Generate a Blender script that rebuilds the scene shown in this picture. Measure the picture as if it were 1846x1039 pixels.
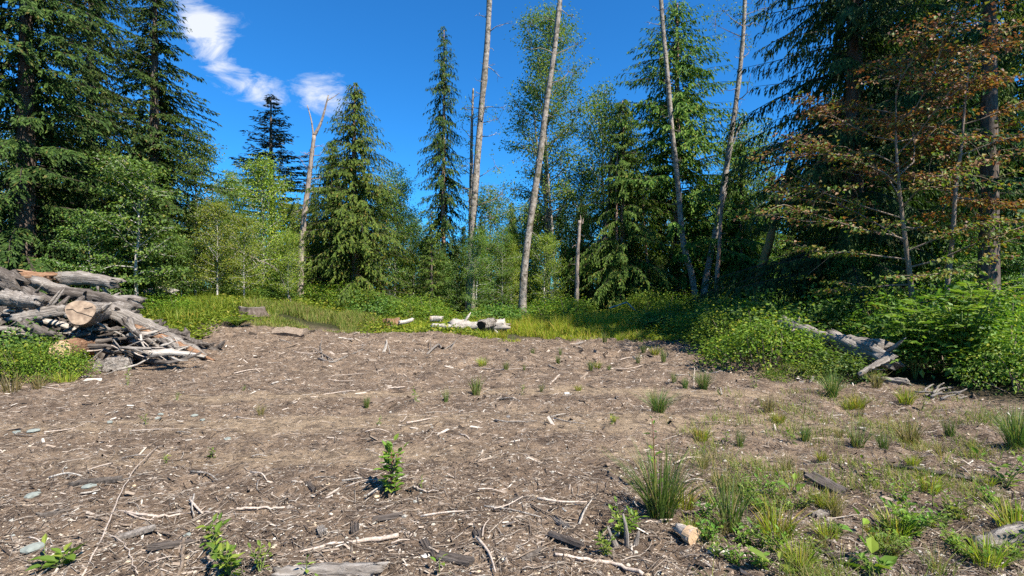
import bpy, math, random
import numpy as np
from math import pi, sin, cos, radians

for o in list(bpy.data.objects): bpy.data.objects.remove(o)
scene = bpy.context.scene
COL = scene.collection

# ------------------------------------------------------------------ camera
cd = bpy.data.cameras.new('camera'); cam = bpy.data.objects.new('camera', cd); COL.objects.link(cam)
cam.location = (0, 0, 1.6); cam.rotation_euler = (radians(90), 0, 0)
cd.sensor_width = 36; cd.lens = 18; cd.clip_start = .05; cd.clip_end = 4000
scene.camera = cam

# ------------------------------------------------------------------ sky and sun
SUN_EL, SUN_AZ = radians(50), math.atan2(.73, -.68)      # azimuth clockwise from +Y
world = bpy.data.worlds.new('World'); scene.world = world; world.use_nodes = True
def build_world():
    nt = world.node_tree; N = nt.nodes; L = nt.links; N.clear()
    sky = N.new('ShaderNodeTexSky'); sky.sky_type = 'NISHITA'; sky.sun_disc = False
    sky.sun_elevation = SUN_EL; sky.sun_rotation = SUN_AZ
    sky.air_density = 1.0; sky.dust_density = 0.2; sky.ozone_density = 3.0; sky.altitude = 300
    mul = N.new('ShaderNodeMix'); mul.data_type = 'RGBA'; mul.blend_type = 'MULTIPLY'; mul.inputs[0].default_value = 1
    L.new(sky.outputs[0], mul.inputs[6]); mul.inputs[7].default_value = (.17, .70, 1.15, 1)
    b1 = N.new('ShaderNodeBackground'); b1.inputs[1].default_value = .08; L.new(mul.outputs[2], b1.inputs[0])
    b2 = N.new('ShaderNodeBackground'); b2.inputs[0].default_value = (.95, .97, 1, 1); b2.inputs[1].default_value = .48
    tc = N.new('ShaderNodeTexCoord')
    def M(op, a, b=None, c=None):
        n = N.new('ShaderNodeMath'); n.operation = op
        for i, v in enumerate((a, b, c)):
            if v is None: continue
            if isinstance(v, (int, float)): n.inputs[i].default_value = v
            else: L.new(v, n.inputs[i])
        return n.outputs[0]
    sep = N.new('ShaderNodeSeparateXYZ'); L.new(tc.outputs['Generated'], sep.inputs[0])
    yy = M('MAXIMUM', sep.outputs[1], .05)
    u = M('DIVIDE', sep.outputs[0], yy); v = M('DIVIDE', sep.outputs[2], yy)   # tangent-plane sky coordinates
    comb = N.new('ShaderNodeCombineXYZ'); L.new(u, comb.inputs[0]); L.new(v, comb.inputs[1])
    # the two wisps drift along one wind direction
    def wisp(cx, cy, ang, la, lb, amp):
        du = M('SUBTRACT', u, cx); dv = M('SUBTRACT', v, cy)
        a = M('ADD', M('MULTIPLY', du, cos(ang)), M('MULTIPLY', dv, sin(ang)))
        b = M('SUBTRACT', M('MULTIPLY', dv, cos(ang)), M('MULTIPLY', du, sin(ang)))
        r = M('ADD', M('POWER', M('ABSOLUTE', M('DIVIDE', a, la)), 2), M('POWER', M('ABSOLUTE', M('DIVIDE', b, lb)), 2))
        return M('MULTIPLY', M('POWER', 2.718, M('MULTIPLY', r, -1)), amp)
    tot = None
    for w in ((-.60, .50, radians(-57), .17, .062, 1.3), (-.50, .39, radians(-35), .10, .05, 1.15), (-.365, .375, radians(-25), .085, .055, 1.2),
              (-.60, .41, radians(-25), .07, .022, .62), (-.33, .345, radians(-38), .05, .02, .8), (-.58, .30, radians(-50), .03, .012, .45)):
        m = wisp(*w); tot = m if tot is None else M('MAXIMUM', tot, m)
    mp = N.new('ShaderNodeMapping'); L.new(comb.outputs[0], mp.inputs[0])
    mp.inputs['Rotation'].default_value = (0, 0, radians(40)); mp.inputs['Scale'].default_value = (7, 17, 1)
    nz = N.new('ShaderNodeTexNoise'); nz.inputs['Scale'].default_value = 1.0; nz.inputs['Detail'].default_value = 9; nz.inputs['Roughness'].default_value = .66; nz.inputs['Distortion'].default_value = .5
    L.new(mp.outputs[0], nz.inputs[0])
    d = M('SUBTRACT', M('ADD', tot, M('MULTIPLY', M('SUBTRACT', nz.outputs[0], .5), 3.2)), .66)
    dens = M('MULTIPLY', M('MULTIPLY', M('MINIMUM', M('MAXIMUM', d, 0), 1), tot), 1.05)
    dens = M('MINIMUM', dens, .84)
    front = M('GREATER_THAN', sep.outputs[1], .06)
    mix = N.new('ShaderNodeMixShader'); L.new(M('MULTIPLY', dens, front), mix.inputs[0]); L.new(b1.outputs[0], mix.inputs[1]); L.new(b2.outputs[0], mix.inputs[2])
    out = N.new('ShaderNodeOutputWorld'); L.new(mix.outputs[0], out.inputs[0])
build_world()
sd = bpy.data.lights.new('sun', 'SUN'); sd.energy = 5.0; sd.angle = radians(.53); sd.color = (1, .95, .86)
sun = bpy.data.objects.new('sun', sd); COL.objects.link(sun)
sun.rotation_euler = (pi / 2 - SUN_EL, 0, pi - SUN_AZ)
sun.location = (20, -30, 40)
vs = scene.view_settings; vs.view_transform = 'Standard'; vs.look = 'None'; vs.exposure = 1.2; vs.gamma = 1; vs.use_curve_mapping = False
scene.render.engine = 'CYCLES'
cy = scene.cycles; cy.use_denoising = False; cy.max_bounces = 3; cy.diffuse_bounces = 2; cy.use_adaptive_sampling = True; cy.adaptive_threshold = .02; cy.glossy_bounces = 1; cy.transmission_bounces = 3; cy.transparent_max_bounces = 4
cy.caustics_reflective = False; cy.caustics_refractive = False

# ------------------------------------------------------------------ noise, terrain
def hsh(i, j, s): 
    v = np.sin(i * 127.1 + j * 311.7 + s * 74.7) * 43758.5453
    return v - np.floor(v)
def vn(x, y, s=0):
    x = np.asarray(x, float); y = np.asarray(y, float)
    i = np.floor(x); j = np.floor(y); f = x - i; g = y - j
    f = f * f * (3 - 2 * f); g = g * g * (3 - 2 * g)
    return (hsh(i, j, s) * (1 - f) + hsh(i + 1, j, s) * f) * (1 - g) + (hsh(i, j + 1, s) * (1 - f) + hsh(i + 1, j + 1, s) * f) * g
def ss(a, b, x):
    t = np.clip((x - a) / (b - a), 0, 1); return t * t * (3 - 2 * t)
F = 923.0
EDGE_PX = [-300, 0, 90, 160, 300, 360, 430, 560, 690, 760, 900, 1130, 1200, 1262, 1290, 1400, 1520, 1640, 1740, 1846, 2200]
EDGE_D = [8.0, 8.6, 9.0, 10.2, 12.6, 14.6, 16.2, 16.6, 17.6, 16.6, 15.6, 15.8, 14.9, 13.6, 11.0, 9.3, 8.5, 8.1, 7.4, 6.3, 5.2]
EDGE_U = [(p - 923) / F for p in EDGE_PX]
def edge(x, y): return np.interp(np.asarray(x, float) / np.maximum(np.asarray(y, float), .5), EDGE_U, EDGE_D)
def sand(x, y):
    """the packed, sandy vehicle tracks that cross the clearing"""
    w = vn(x * .35, y * .35, 3) * 1.6 - .8
    yy = y + w * .5 - .05 * x
    b = np.exp(-((yy - 5.9) / .55) ** 2) * .8 + np.exp(-((yy - 7.7) / .35) ** 2) * .75 + np.exp(-((yy - 4.7) / .3) ** 2) * .5 + .15 * np.exp(-((yy - 10.5) / 1.2) ** 2)
    return np.clip(b * (.35 + 1.0 * vn(x * .9, y * 2.2, 5)) * ss(-9, -4, x) * (1 - ss(3.0, 5.5, x)) + .35 * (vn(x * 1.7, y * 3, 9) - .45), 0, 1)
def gz(x, y):
    x = np.asarray(x, float); y = np.asarray(y, float)
    z = 1.05 * ss(11.5, 19, y) * ss(4.0, 11, -x) * (1 - .0 * x)
    z = z + .55 * np.exp(-(((x + 9.9) / 2.4) ** 2 + ((y - 11.6) / 1.5) ** 2))
    z = z + .22 * np.exp(-(((x + 3.6) / 2.2) ** 2 + ((y - 15.6) / 1.3) ** 2))           # low hump at the far edge
    z = z + .12 * np.exp(-(((x - 5.0) / 1.6) ** 2 + ((y - 14.2) / .8) ** 2))
    out = y - edge(x, y)
    z = z + .18 * ss(0, 3, out) * ss(2, 5, x)
    near = 1 - ss(20, 40, y)
    z = z + near * (.10 * (vn(x * .45, y * .45, 1) - .5) + .055 * (vn(x * 1.3, y * 1.3, 2) - .5))
    clr = 1 - ss(-.3, .8, out)
    s = sand(x, y)
    z = z + clr * (1 - .65 * s) * (.06 * (vn(x * 3.4, y * 4.1, 4) - .5) + .05 * (vn(x * 8, y * 9.5, 6) - .5) + .026 * (vn(x * 20, y * 22, 7) - .5))
    z = z + clr * ss(6.5, 10, y) * (1 - .7 * s) * (.09 * (vn(x * 2.1, y * 2.6, 14) - .5) + .05 * (vn(x * 5, y * 6, 15) - .5))
    rough = ss(2.2, 4.5, x) * clr                                                       # churned ground on the right
    z = z + rough * (.075 * (vn(x * 2.3, y * 2.9, 11) - .5) + .05 * (vn(x * 6, y * 6, 12) - .5))
    z = z - clr * .03 * np.exp(-((y - 5.0 - .06 * x) / .18) ** 2) - clr * .03 * np.exp(-((y - 6.7 - .06 * x) / .2) ** 2)
    return z
def g1(x, y): return float(gz(x, y))
def at(px, py, d): return np.array([(px - 923) / F * d, d, 1.6 + (519.5 - py) / F * d])
def gp(px, py):
    """the ground point seen at a photo pixel"""
    u = (px - 923) / F; k = (py - 519.5) / F
    d = 1.6 / max(k, .01)
    for _ in range(12): d = .5 * d + .5 * (1.6 - g1(u * d, d)) / k
    return np.array([u * d, d, g1(u * d, d)])

# ------------------------------------------------------------------ mesh helpers
def mk(name, V, Fc, mats, mi=None, smooth=False):
    V = np.ascontiguousarray(V, np.float32).reshape(-1, 3); Fc = np.ascontiguousarray(Fc, np.int32)
    k = Fc.shape[1]; n = len(Fc)
    me = bpy.data.meshes.new(name)
    me.vertices.add(len(V)); me.vertices.foreach_set('co', V.ravel())
    me.loops.add(n * k); me.loops.foreach_set('vertex_index', Fc.ravel())
    me.polygons.add(n); me.polygons.foreach_set('loop_start', np.arange(0, n * k, k, dtype=np.int32))
    if mi is not None: me.polygons.foreach_set('material_index', np.ascontiguousarray(mi, np.int32))
    me.polygons.foreach_set('use_smooth', np.full(n, bool(smooth)))
    for m in (mats if isinstance(mats, (list, tuple)) else [mats]): me.materials.append(m)
    me.update(calc_edges=True)
    return me
class Buf:
    def __init__(s): s.V = []; s.F = []; s.M = []; s.n = 0
    def add(s, V, Fc, m=0):
        V = np.asarray(V, float).reshape(-1, 3); Fc = np.asarray(Fc, np.int64)
        s.V.append(V); s.F.append(Fc + s.n); s.M.append(np.full(len(Fc), m)); s.n += len(V)
    def mesh(s, name, mats, smooth=False):
        return mk(name, np.concatenate(s.V), np.concatenate(s.F), mats, np.concatenate(s.M), smooth)
def nrm(a): return a / np.maximum(np.linalg.norm(a, axis=-1, keepdims=True), 1e-9)
def leaves(P, D, Nn, L, W, wide=.45, sag=0.0):
    """diamond leaves folded on the midrib"""
    D = nrm(D); S = nrm(np.cross(D, Nn)); U = np.cross(S, D)
    L = np.broadcast_to(np.asarray(L, float), (len(P),))[:, None]; W = np.broadcast_to(np.asarray(W, float), (len(P),))[:, None]
    tip = P + D * L; tip[:, 2] -= sag * L[:, 0]
    m = P + D * L * wide + U * W * .18
    V = np.stack([P, m + S * W * .5, tip, m - S * W * .5], 1).reshape(-1, 3)
    i = np.arange(len(P))[:, None] * 4
    Fc = np.concatenate([i + [0, 1, 2], i + [0, 2, 3]])
    return V, Fc
def leaf6(P, D, Nn, L, W, sag=.15):
    """larger leaves: pointed ovals of four triangles a side, cupped"""
    D = nrm(D); S = nrm(np.cross(D, Nn)); U = np.cross(S, D); n = len(P)
    L = np.broadcast_to(np.asarray(L, float), (n,))[:, None]; W = np.broadcast_to(np.asarray(W, float), (n,))[:, None]
    def q(t, w, up, sg=sag):
        p = P + D * L * t + S * W * .5 * w + U * W * up; p = p.copy(); p[:, 2] -= sg * L[:, 0] * t * t; return p
    V = np.stack([q(0, 0, 0), q(.28, .8, .2), q(.28, 0, 0), q(.28, -.8, .2), q(.62, .85, .16), q(.62, 0, -.02), q(.62, -.85, .16), q(1, 0, 0)], 1).reshape(-1, 3)
    i = np.arange(n)[:, None] * 8
    Fc = np.concatenate([i + t for t in ([0, 1, 2], [0, 2, 3], [1, 4, 5], [1, 5, 2], [2, 5, 6], [2, 6, 3], [4, 7, 5], [5, 7, 6])])
    return V, Fc
def tube(pts, rad, sides=6, rng=None, rough=0.0, cap=True):
    pts = np.asarray(pts, float); n = len(pts); rad = np.broadcast_to(np.asarray(rad, float), (n,))
    T = nrm(np.gradient(pts, axis=0))
    a = np.array([0, 0, 1.0]) if abs(T[0, 2]) < .8 else np.array([1.0, 0, 0])
    X = []; x = nrm(np.cross(T[0], a))
    for t in T:
        x = nrm(x - t * np.dot(x, t)); X.append(x)
    X = np.array(X); Y = np.cross(T, X)
    th = np.arange(sides) / sides * 2 * pi
    r = rad[:, None] * (1 + (rough * (rng.random((n, sides)) - .5) * 2 if rng is not None else np.zeros((n, sides))))
    V = pts[:, None, :] + X[:, None, :] * (np.cos(th)[None, :] * r)[:, :, None] + Y[:, None, :] * (np.sin(th)[None, :] * r)[:, :, None]
    V = V.reshape(-1, 3); k = np.arange(sides); k2 = (k + 1) % sides
    Fs = []
    for i in range(n - 1):
        a0 = i * sides; b0 = a0 + sides
        Fs.append(np.stack([a0 + k, a0 + k2, b0 + k2], 1)); Fs.append(np.stack([a0 + k, b0 + k2, b0 + k], 1))
    if cap:
        V = np.concatenate([V, pts[:1], pts[-1:]]); c0 = n * sides
        Fs.append(np.stack([np.full(sides, c0), k2, k], 1)); Fs.append(np.stack([np.full(sides, c0 + 1), (n - 1) * sides + k, (n - 1) * sides + k2], 1))
    return V, np.concatenate(Fs)
def spline(pts, n):
    """Catmull-Rom through pts"""
    p = np.asarray(pts, float); p = np.concatenate([2 * p[:1] - p[1:2], p, 2 * p[-1:] - p[-2:-1]]); m = len(p) - 3
    out = []
    for t in np.linspace(0, m - 1e-6, n):
        i = int(t); f = t - i; a, b, c, d = p[i:i + 4]
        out.append(.5 * (2 * b + (c - a) * f + (2 * a - 5 * b + 4 * c - d) * f * f + (3 * b - a - 3 * c + d) * f ** 3))
    return np.array(out)
def thing(name, label, cat, loc=(0, 0, 0), rz=0, sc=1, group=None, mesh=None):
    o = bpy.data.objects.new(name, mesh); COL.objects.link(o)
    o.location = tuple(float(v) for v in loc); o.rotation_euler = (0, 0, rz)
    o.scale = (sc, sc, sc) if isinstance(sc, (int, float)) else sc
    o['label'] = label; o['category'] = cat
    if group: o['group'] = group
    return o
def part(name, mesh, parent, label=None, kind=None):
    o = bpy.data.objects.new(name, mesh); COL.objects.link(o); o.parent = parent
    if label: o['label'] = label
    if kind: o['kind'] = kind
    return o
def setting(name, mesh, kind, label=None, cat=None):
    o = bpy.data.objects.new(name, mesh); COL.objects.link(o); o['kind'] = kind
    if label: o['label'] = label
    if cat: o['category'] = cat
    return o

# ------------------------------------------------------------------ materials
class NT:
    def __init__(s, name):
        s.m = bpy.data.materials.new(name); s.m.use_nodes = True; s.t = s.m.node_tree; s.t.nodes.clear()
        s.out = s.n('ShaderNodeOutputMaterial')
    def n(s, t, **kw):
        x = s.t.nodes.new(t)
        for k, v in kw.items(): setattr(x, k, v)
        return x
    def l(s, a, b): s.t.links.new(a, b)
    def val(s, sock, v):
        if hasattr(v, 'is_linked') or isinstance(v, bpy.types.NodeSocket): s.l(v, sock)
        else: sock.default_value = v
    def ramp(s, fac, stops, interp='LINEAR'):
        r = s.n('ShaderNodeValToRGB'); r.color_ramp.interpolation = interp; e = r.color_ramp.elements
        while len(e) < len(stops): e.new(.5)
        for q, (p, c) in zip(e, stops): q.position = p; q.color = (c[0], c[1], c[2], 1)
        s.l(fac, r.inputs[0]); return r.outputs[0]
    def noise(s, vec, scale, detail=4, rough=.55, dist=0, sc3=None):
        if sc3:
            mp = s.n('ShaderNodeMapping'); mp.inputs['Scale'].default_value = sc3; s.l(vec, mp.inputs[0]); vec = mp.outputs[0]
        x = s.n('ShaderNodeTexNoise'); x.inputs['Scale'].default_value = scale; x.inputs['Detail'].default_value = detail
        x.inputs['Roughness'].default_value = rough; x.inputs['Distortion'].default_value = dist; s.l(vec, x.inputs[0]); return x.outputs[0]
    def mix(s, f, a, b, mode='MIX'):
        x = s.n('ShaderNodeMix', data_type='RGBA', blend_type=mode); s.val(x.inputs[0], f)
        for i, v in ((6, a), (7, b)):
            if isinstance(v, tuple): x.inputs[i].default_value = (*v[:3], 1)
            else: s.l(v, x.inputs[i])
        return x.outputs[2]
    def math(s, op, a, b=0.0):
        x = s.n('ShaderNodeMath', operation=op); s.val(x.inputs[0], a); s.val(x.inputs[1], b); return x.outputs[0]
    def bsdf(s, col, rough=.8, spec=.3, bump=None, bstr=.5, bdist=.02):
        p = s.n('ShaderNodeBsdfPrincipled')
        if isinstance(col, tuple): p.inputs['Base Color'].default_value = (*col[:3], 1)
        else: s.l(col, p.inputs['Base Color'])
        s.val(p.inputs['Roughness'], rough); p.inputs['Specular IOR Level'].default_value = spec
        if bump is not None:
            b = s.n('ShaderNodeBump'); b.inputs['Strength'].default_value = bstr; b.inputs['Distance'].default_value = bdist
            s.l(bump, b.inputs['Height']); s.l(b.outputs[0], p.inputs['Normal'])
        return p.outputs[0]
    def done(s, sh): s.l(sh, s.out.inputs[0]); return s.m
def leafmat(name, stops, trans=.35, rough=.55, spec=.35, tmul=(1.15, 1.25, .55)):
    t = NT(name); g = t.n('ShaderNodeNewGeometry')
    c = t.ramp(g.outputs['Random Per Island'], stops)
    oi = t.n('ShaderNodeObjectInfo')
    hv = t.n('ShaderNodeHueSaturation'); t.l(c, hv.inputs['Color'])
    t.l(t.math('ADD', t.math('MULTIPLY', oi.outputs['Random'], .03), .485), hv.inputs['Hue'])
    t.l(t.math('ADD', t.math('MULTIPLY', oi.outputs['Random'], .35), .82), hv.inputs['Value'])
    c = hv.outputs[0]
    p = t.bsdf(c, rough, spec)
    tr = t.n('ShaderNodeBsdfTranslucent'); t.l(t.mix(1.0, c, tmul, 'MULTIPLY'), tr.inputs[0])
    mx = t.n('ShaderNodeMixShader'); mx.inputs[0].default_value = trans; t.l(p, mx.inputs[1]); t.l(tr.outputs[0], mx.inputs[2])
    return t.done(mx.outputs[0])
M_HEM = leafmat('hemlock_needles', [(0, (0.022, 0.041, 0.010)), (.6, (0.048, 0.084, 0.018)), (.93, (0.090, 0.135, 0.027)), (1, (0.136, 0.090, 0.029))], .25, spec=.12)
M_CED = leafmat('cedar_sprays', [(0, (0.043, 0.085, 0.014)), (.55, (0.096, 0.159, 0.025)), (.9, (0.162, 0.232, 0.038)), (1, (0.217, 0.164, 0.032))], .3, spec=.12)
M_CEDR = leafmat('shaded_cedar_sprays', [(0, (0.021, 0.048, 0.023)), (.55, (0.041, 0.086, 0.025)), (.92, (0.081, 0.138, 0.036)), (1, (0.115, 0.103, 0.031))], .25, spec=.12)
M_SPR = leafmat('spruce_needles', [(0, (.008, .020, .018)), (1, (.020, .042, .034))], .1)
M_ALD = leafmat('alder_leaves', [(0, (0.066, 0.126, 0.019)), (.5, (0.114, 0.198, 0.030)), (.85, (0.180, 0.264, 0.038)), (1, (0.276, 0.264, 0.043))], .42)
M_ALD2 = leafmat('bright_alder_leaves', [(0, (0.108, 0.164, 0.018)), (.5, (0.186, 0.253, 0.027)), (.85, (0.272, 0.329, 0.036)), (1, (0.400, 0.342, 0.045))], .42)
M_MAP = leafmat('maple_leaves', [(0, (0.053, 0.106, 0.020)), (.5, (0.098, 0.181, 0.032)), (.9, (0.158, 0.250, 0.039)), (1, (0.263, 0.250, 0.045))], .4)
M_VMR = leafmat('reddened_maple_leaves', [(0, (0.116, 0.059, 0.032)), (.35, (0.213, 0.100, 0.044)), (.6, (0.293, 0.165, 0.047)), (.82, (0.223, 0.212, 0.037)), (1, (0.125, 0.200, 0.032))], .35, tmul=(1.25, 1.0, .6))
M_VMG = leafmat('yellowing_maple_leaves', [(0, (0.067, 0.132, 0.020)), (.55, (0.142, 0.220, 0.028)), (.85, (0.237, 0.220, 0.035)), (1, (0.266, 0.132, 0.040))], .4)
M_BSH = leafmat('bush_leaves', [(0, (0.062, 0.117, 0.013)), (.5, (0.116, 0.205, 0.021)), (.85, (0.196, 0.294, 0.030)), (1, (0.357, 0.328, 0.038))], .38, rough=.55, spec=.22)
M_BSHY = leafmat('yellow_bush_leaves', [(0, (.08, .14, .015)), (.6, (.16, .24, .025)), (1, (.30, .32, .04))], .4)
M_COV = leafmat('ground_cover_leaves', [(0, (0.076, 0.121, 0.014)), (.5, (0.163, 0.222, 0.023)), (.85, (0.263, 0.304, 0.035)), (1, (0.401, 0.304, 0.059))], .42, spec=.2)
M_GRS = leafmat('meadow_grass_blades', [(0, (0.155, 0.222, 0.018)), (.45, (0.283, 0.358, 0.032)), (.75, (0.399, 0.382, 0.050)), (1, (0.438, 0.271, 0.090))], .45, spec=.15)
M_GRB = leafmat('seeding_grass', [(0, (0.115, 0.192, 0.030)), (.5, (0.196, 0.240, 0.050)), (.8, (0.287, 0.264, 0.080)), (1, (0.345, 0.228, 0.110))], .4, spec=.15)
M_RSH = leafmat('rush_blades', [(0, (0.048, 0.099, 0.018)), (.5, (0.090, 0.154, 0.028)), (.85, (0.144, 0.209, 0.040)), (1, (0.324, 0.264, 0.090))], .25)
M_RSD = leafmat('dry_rush_blades', [(0, (.12, .12, .04)), (.5, (.22, .18, .06)), (1, (.32, .25, .10))], .3)
M_SEED = leafmat('seedling_leaves', [(0, (0.088, 0.158, 0.020)), (.6, (0.150, 0.234, 0.030)), (1, (0.250, 0.301, 0.050))], .4, rough=.55, spec=.2)
M_BRAM = leafmat('bramble_leaves', [(0, (0.068, 0.142, 0.017)), (.6, (0.115, 0.209, 0.025)), (1, (0.216, 0.285, 0.035))], .35, rough=.55, spec=.2)

def barkmat(name, c_dark, c_mid, c_light, moss=None, mossamt=0.0, stretch=(1, 1, .16), scale=22, bump=.8, spots=None):
    t = NT(name); tc = t.n('ShaderNodeTexCoord').outputs['Object']
    a = t.noise(tc, scale, 6, .65, .4, stretch)
    c = t.ramp(a, [(.28, c_dark), (.5, c_mid), (.72, c_light)])
    b = t.noise(tc, 3.0, 5, .6)
    c = t.mix(t.ramp(b, [(.35, (0, 0, 0)), (.7, (.6, .6, .6))]), c, t.mix(.5, c, c_dark))
    if spots:
        s = t.noise(tc, 4.5, 5, .6, 0, (1, 1, 1.6)); c = t.mix(t.ramp(s, [(.53, (0, 0, 0)), (.63, (1, 1, 1))]), c, spots)
    if moss:
        m = t.noise(tc, 2.6, 6, .7); c = t.mix(t.ramp(m, [(.55 - mossamt, (0, 0, 0)), (.68 - mossamt, (1, 1, 1))]), c, moss)
    return t.done(t.bsdf(c, .9, .15, a, bump, .04))
B_ALD = barkmat('pale_alder_bark', (.10, .082, .066), (.27, .23, .19), (.46, .41, .35), moss=(.085, .075, .035), mossamt=.01, stretch=(1, 1, .6), scale=9, spots=(.07, .058, .045))
B_WHT = barkmat('whitish_alder_bark', (.25, .22, .19), (.48, .44, .39), (.62, .58, .52), stretch=(1, 1, .6), scale=12, spots=(.11, .09, .07))
B_GRY = barkmat('weathered_snag_wood', (.12, .09, .07), (.29, .23, .19), (.46, .39, .33), stretch=(1, 1, .1), scale=26, spots=(.10, .08, .065))
B_BRN = barkmat('brown_conifer_bark', (.05, .036, .027), (.12, .09, .07), (.21, .17, .14))
B_RED = barkmat('reddish_bark', (.14, .07, .045), (.30, .19, .14), (.46, .36, .29), stretch=(1, 1, .12))
B_MOS = barkmat('mossy_bark', (.10, .065, .03), (.22, .145, .06), (.30, .22, .09), moss=(.13, .14, .03), mossamt=.06)
B_TWG = barkmat('twig_bark', (.12, .085, .06), (.22, .165, .12), (.34, .27, .21), scale=30)
B_CTW = barkmat('conifer_limb_bark', (.025, .019, .014), (.055, .043, .033), (.10, .082, .066), scale=30)
B_LOG = barkmat('grey_log_wood', (.065, .053, .044), (.21, .18, .152), (.40, .36, .32), stretch=(1, 1, .09), scale=30)
B_LOGD = barkmat('dark_weathered_wood', (.028, .022, .018), (.10, .082, .068), (.22, .19, .165), stretch=(1, 1, .12), scale=26)
B_LOGB = barkmat('bleached_log_wood', (.16, .13, .105), (.38, .335, .285), (.58, .53, .47), stretch=(1, 1, .08), scale=30)
B_ROT = barkmat('rotting_red_wood', (.09, .045, .026), (.23, .125, .07), (.38, .27, .18), stretch=(1, 1, .15), scale=20)
B_STK = barkmat('pale_stick_wood', (.22, .165, .125), (.42, .34, .275), (.60, .52, .44), stretch=(1, 1, .12), scale=40, bump=.4)
B_BRK = barkmat('dark_bark_slab_wood', (.035, .027, .022), (.095, .077, .065), (.19, .16, .14), stretch=(1, .12, 1), scale=30)
def endmat():
    t = NT('sawn_log_end'); tc = t.n('ShaderNodeTexCoord').outputs['Object']
    sep = t.n('ShaderNodeSeparateXYZ'); t.l(tc, sep.inputs[0])
    nz = t.noise(tc, 4, 3)
    r = t.math('SQRT', t.math('ADD', t.math('POWER', sep.outputs[0], 2.0), t.math('POWER', sep.outputs[1], 2.0)))
    w = t.math('SINE', t.math('MULTIPLY', t.math('ADD', r, t.math('MULTIPLY', nz, .03)), 420.0))
    c = t.mix(t.math('ADD', t.math('MULTIPLY', w, .35), .5), (.36, .25, .165), (.47, .35, .25))
    s = t.noise(tc, 9, 4); c = t.mix(t.ramp(s, [(.36, (0, 0, 0)), (.6, (.85, .85, .85))]), c, (.19, .13, .09))
    return t.done(t.bsdf(c, .8, .2))
M_END = endmat()
def flat(name, c, rough=.8, spec=.2):
    t = NT(name); tc = t.n('ShaderNodeTexCoord').outputs['Object']; nz = t.noise(tc, 25, 5, .6)
    return t.done(t.bsdf(t.mix(nz, tuple(v * .6 for v in c), tuple(v * 1.35 for v in c)), rough, spec, nz, .4, .01))
M_CUT = flat('fresh_cut_wood', (.48, .32, .19)); M_CRACK = flat('dark_crack', (.02, .015, .012)); M_STONE = flat('grey_green_stone', (.20, .215, .19), .9, .1); M_PEB = flat('tan_pebble', (.50, .38, .24))
M_STEM = flat('green_stem', (.13, .17, .04)); M_STEMR = flat('red_stem', (.22, .09, .06)); M_DIRT = flat('dark_litter', (.045, .034, .026))

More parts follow.
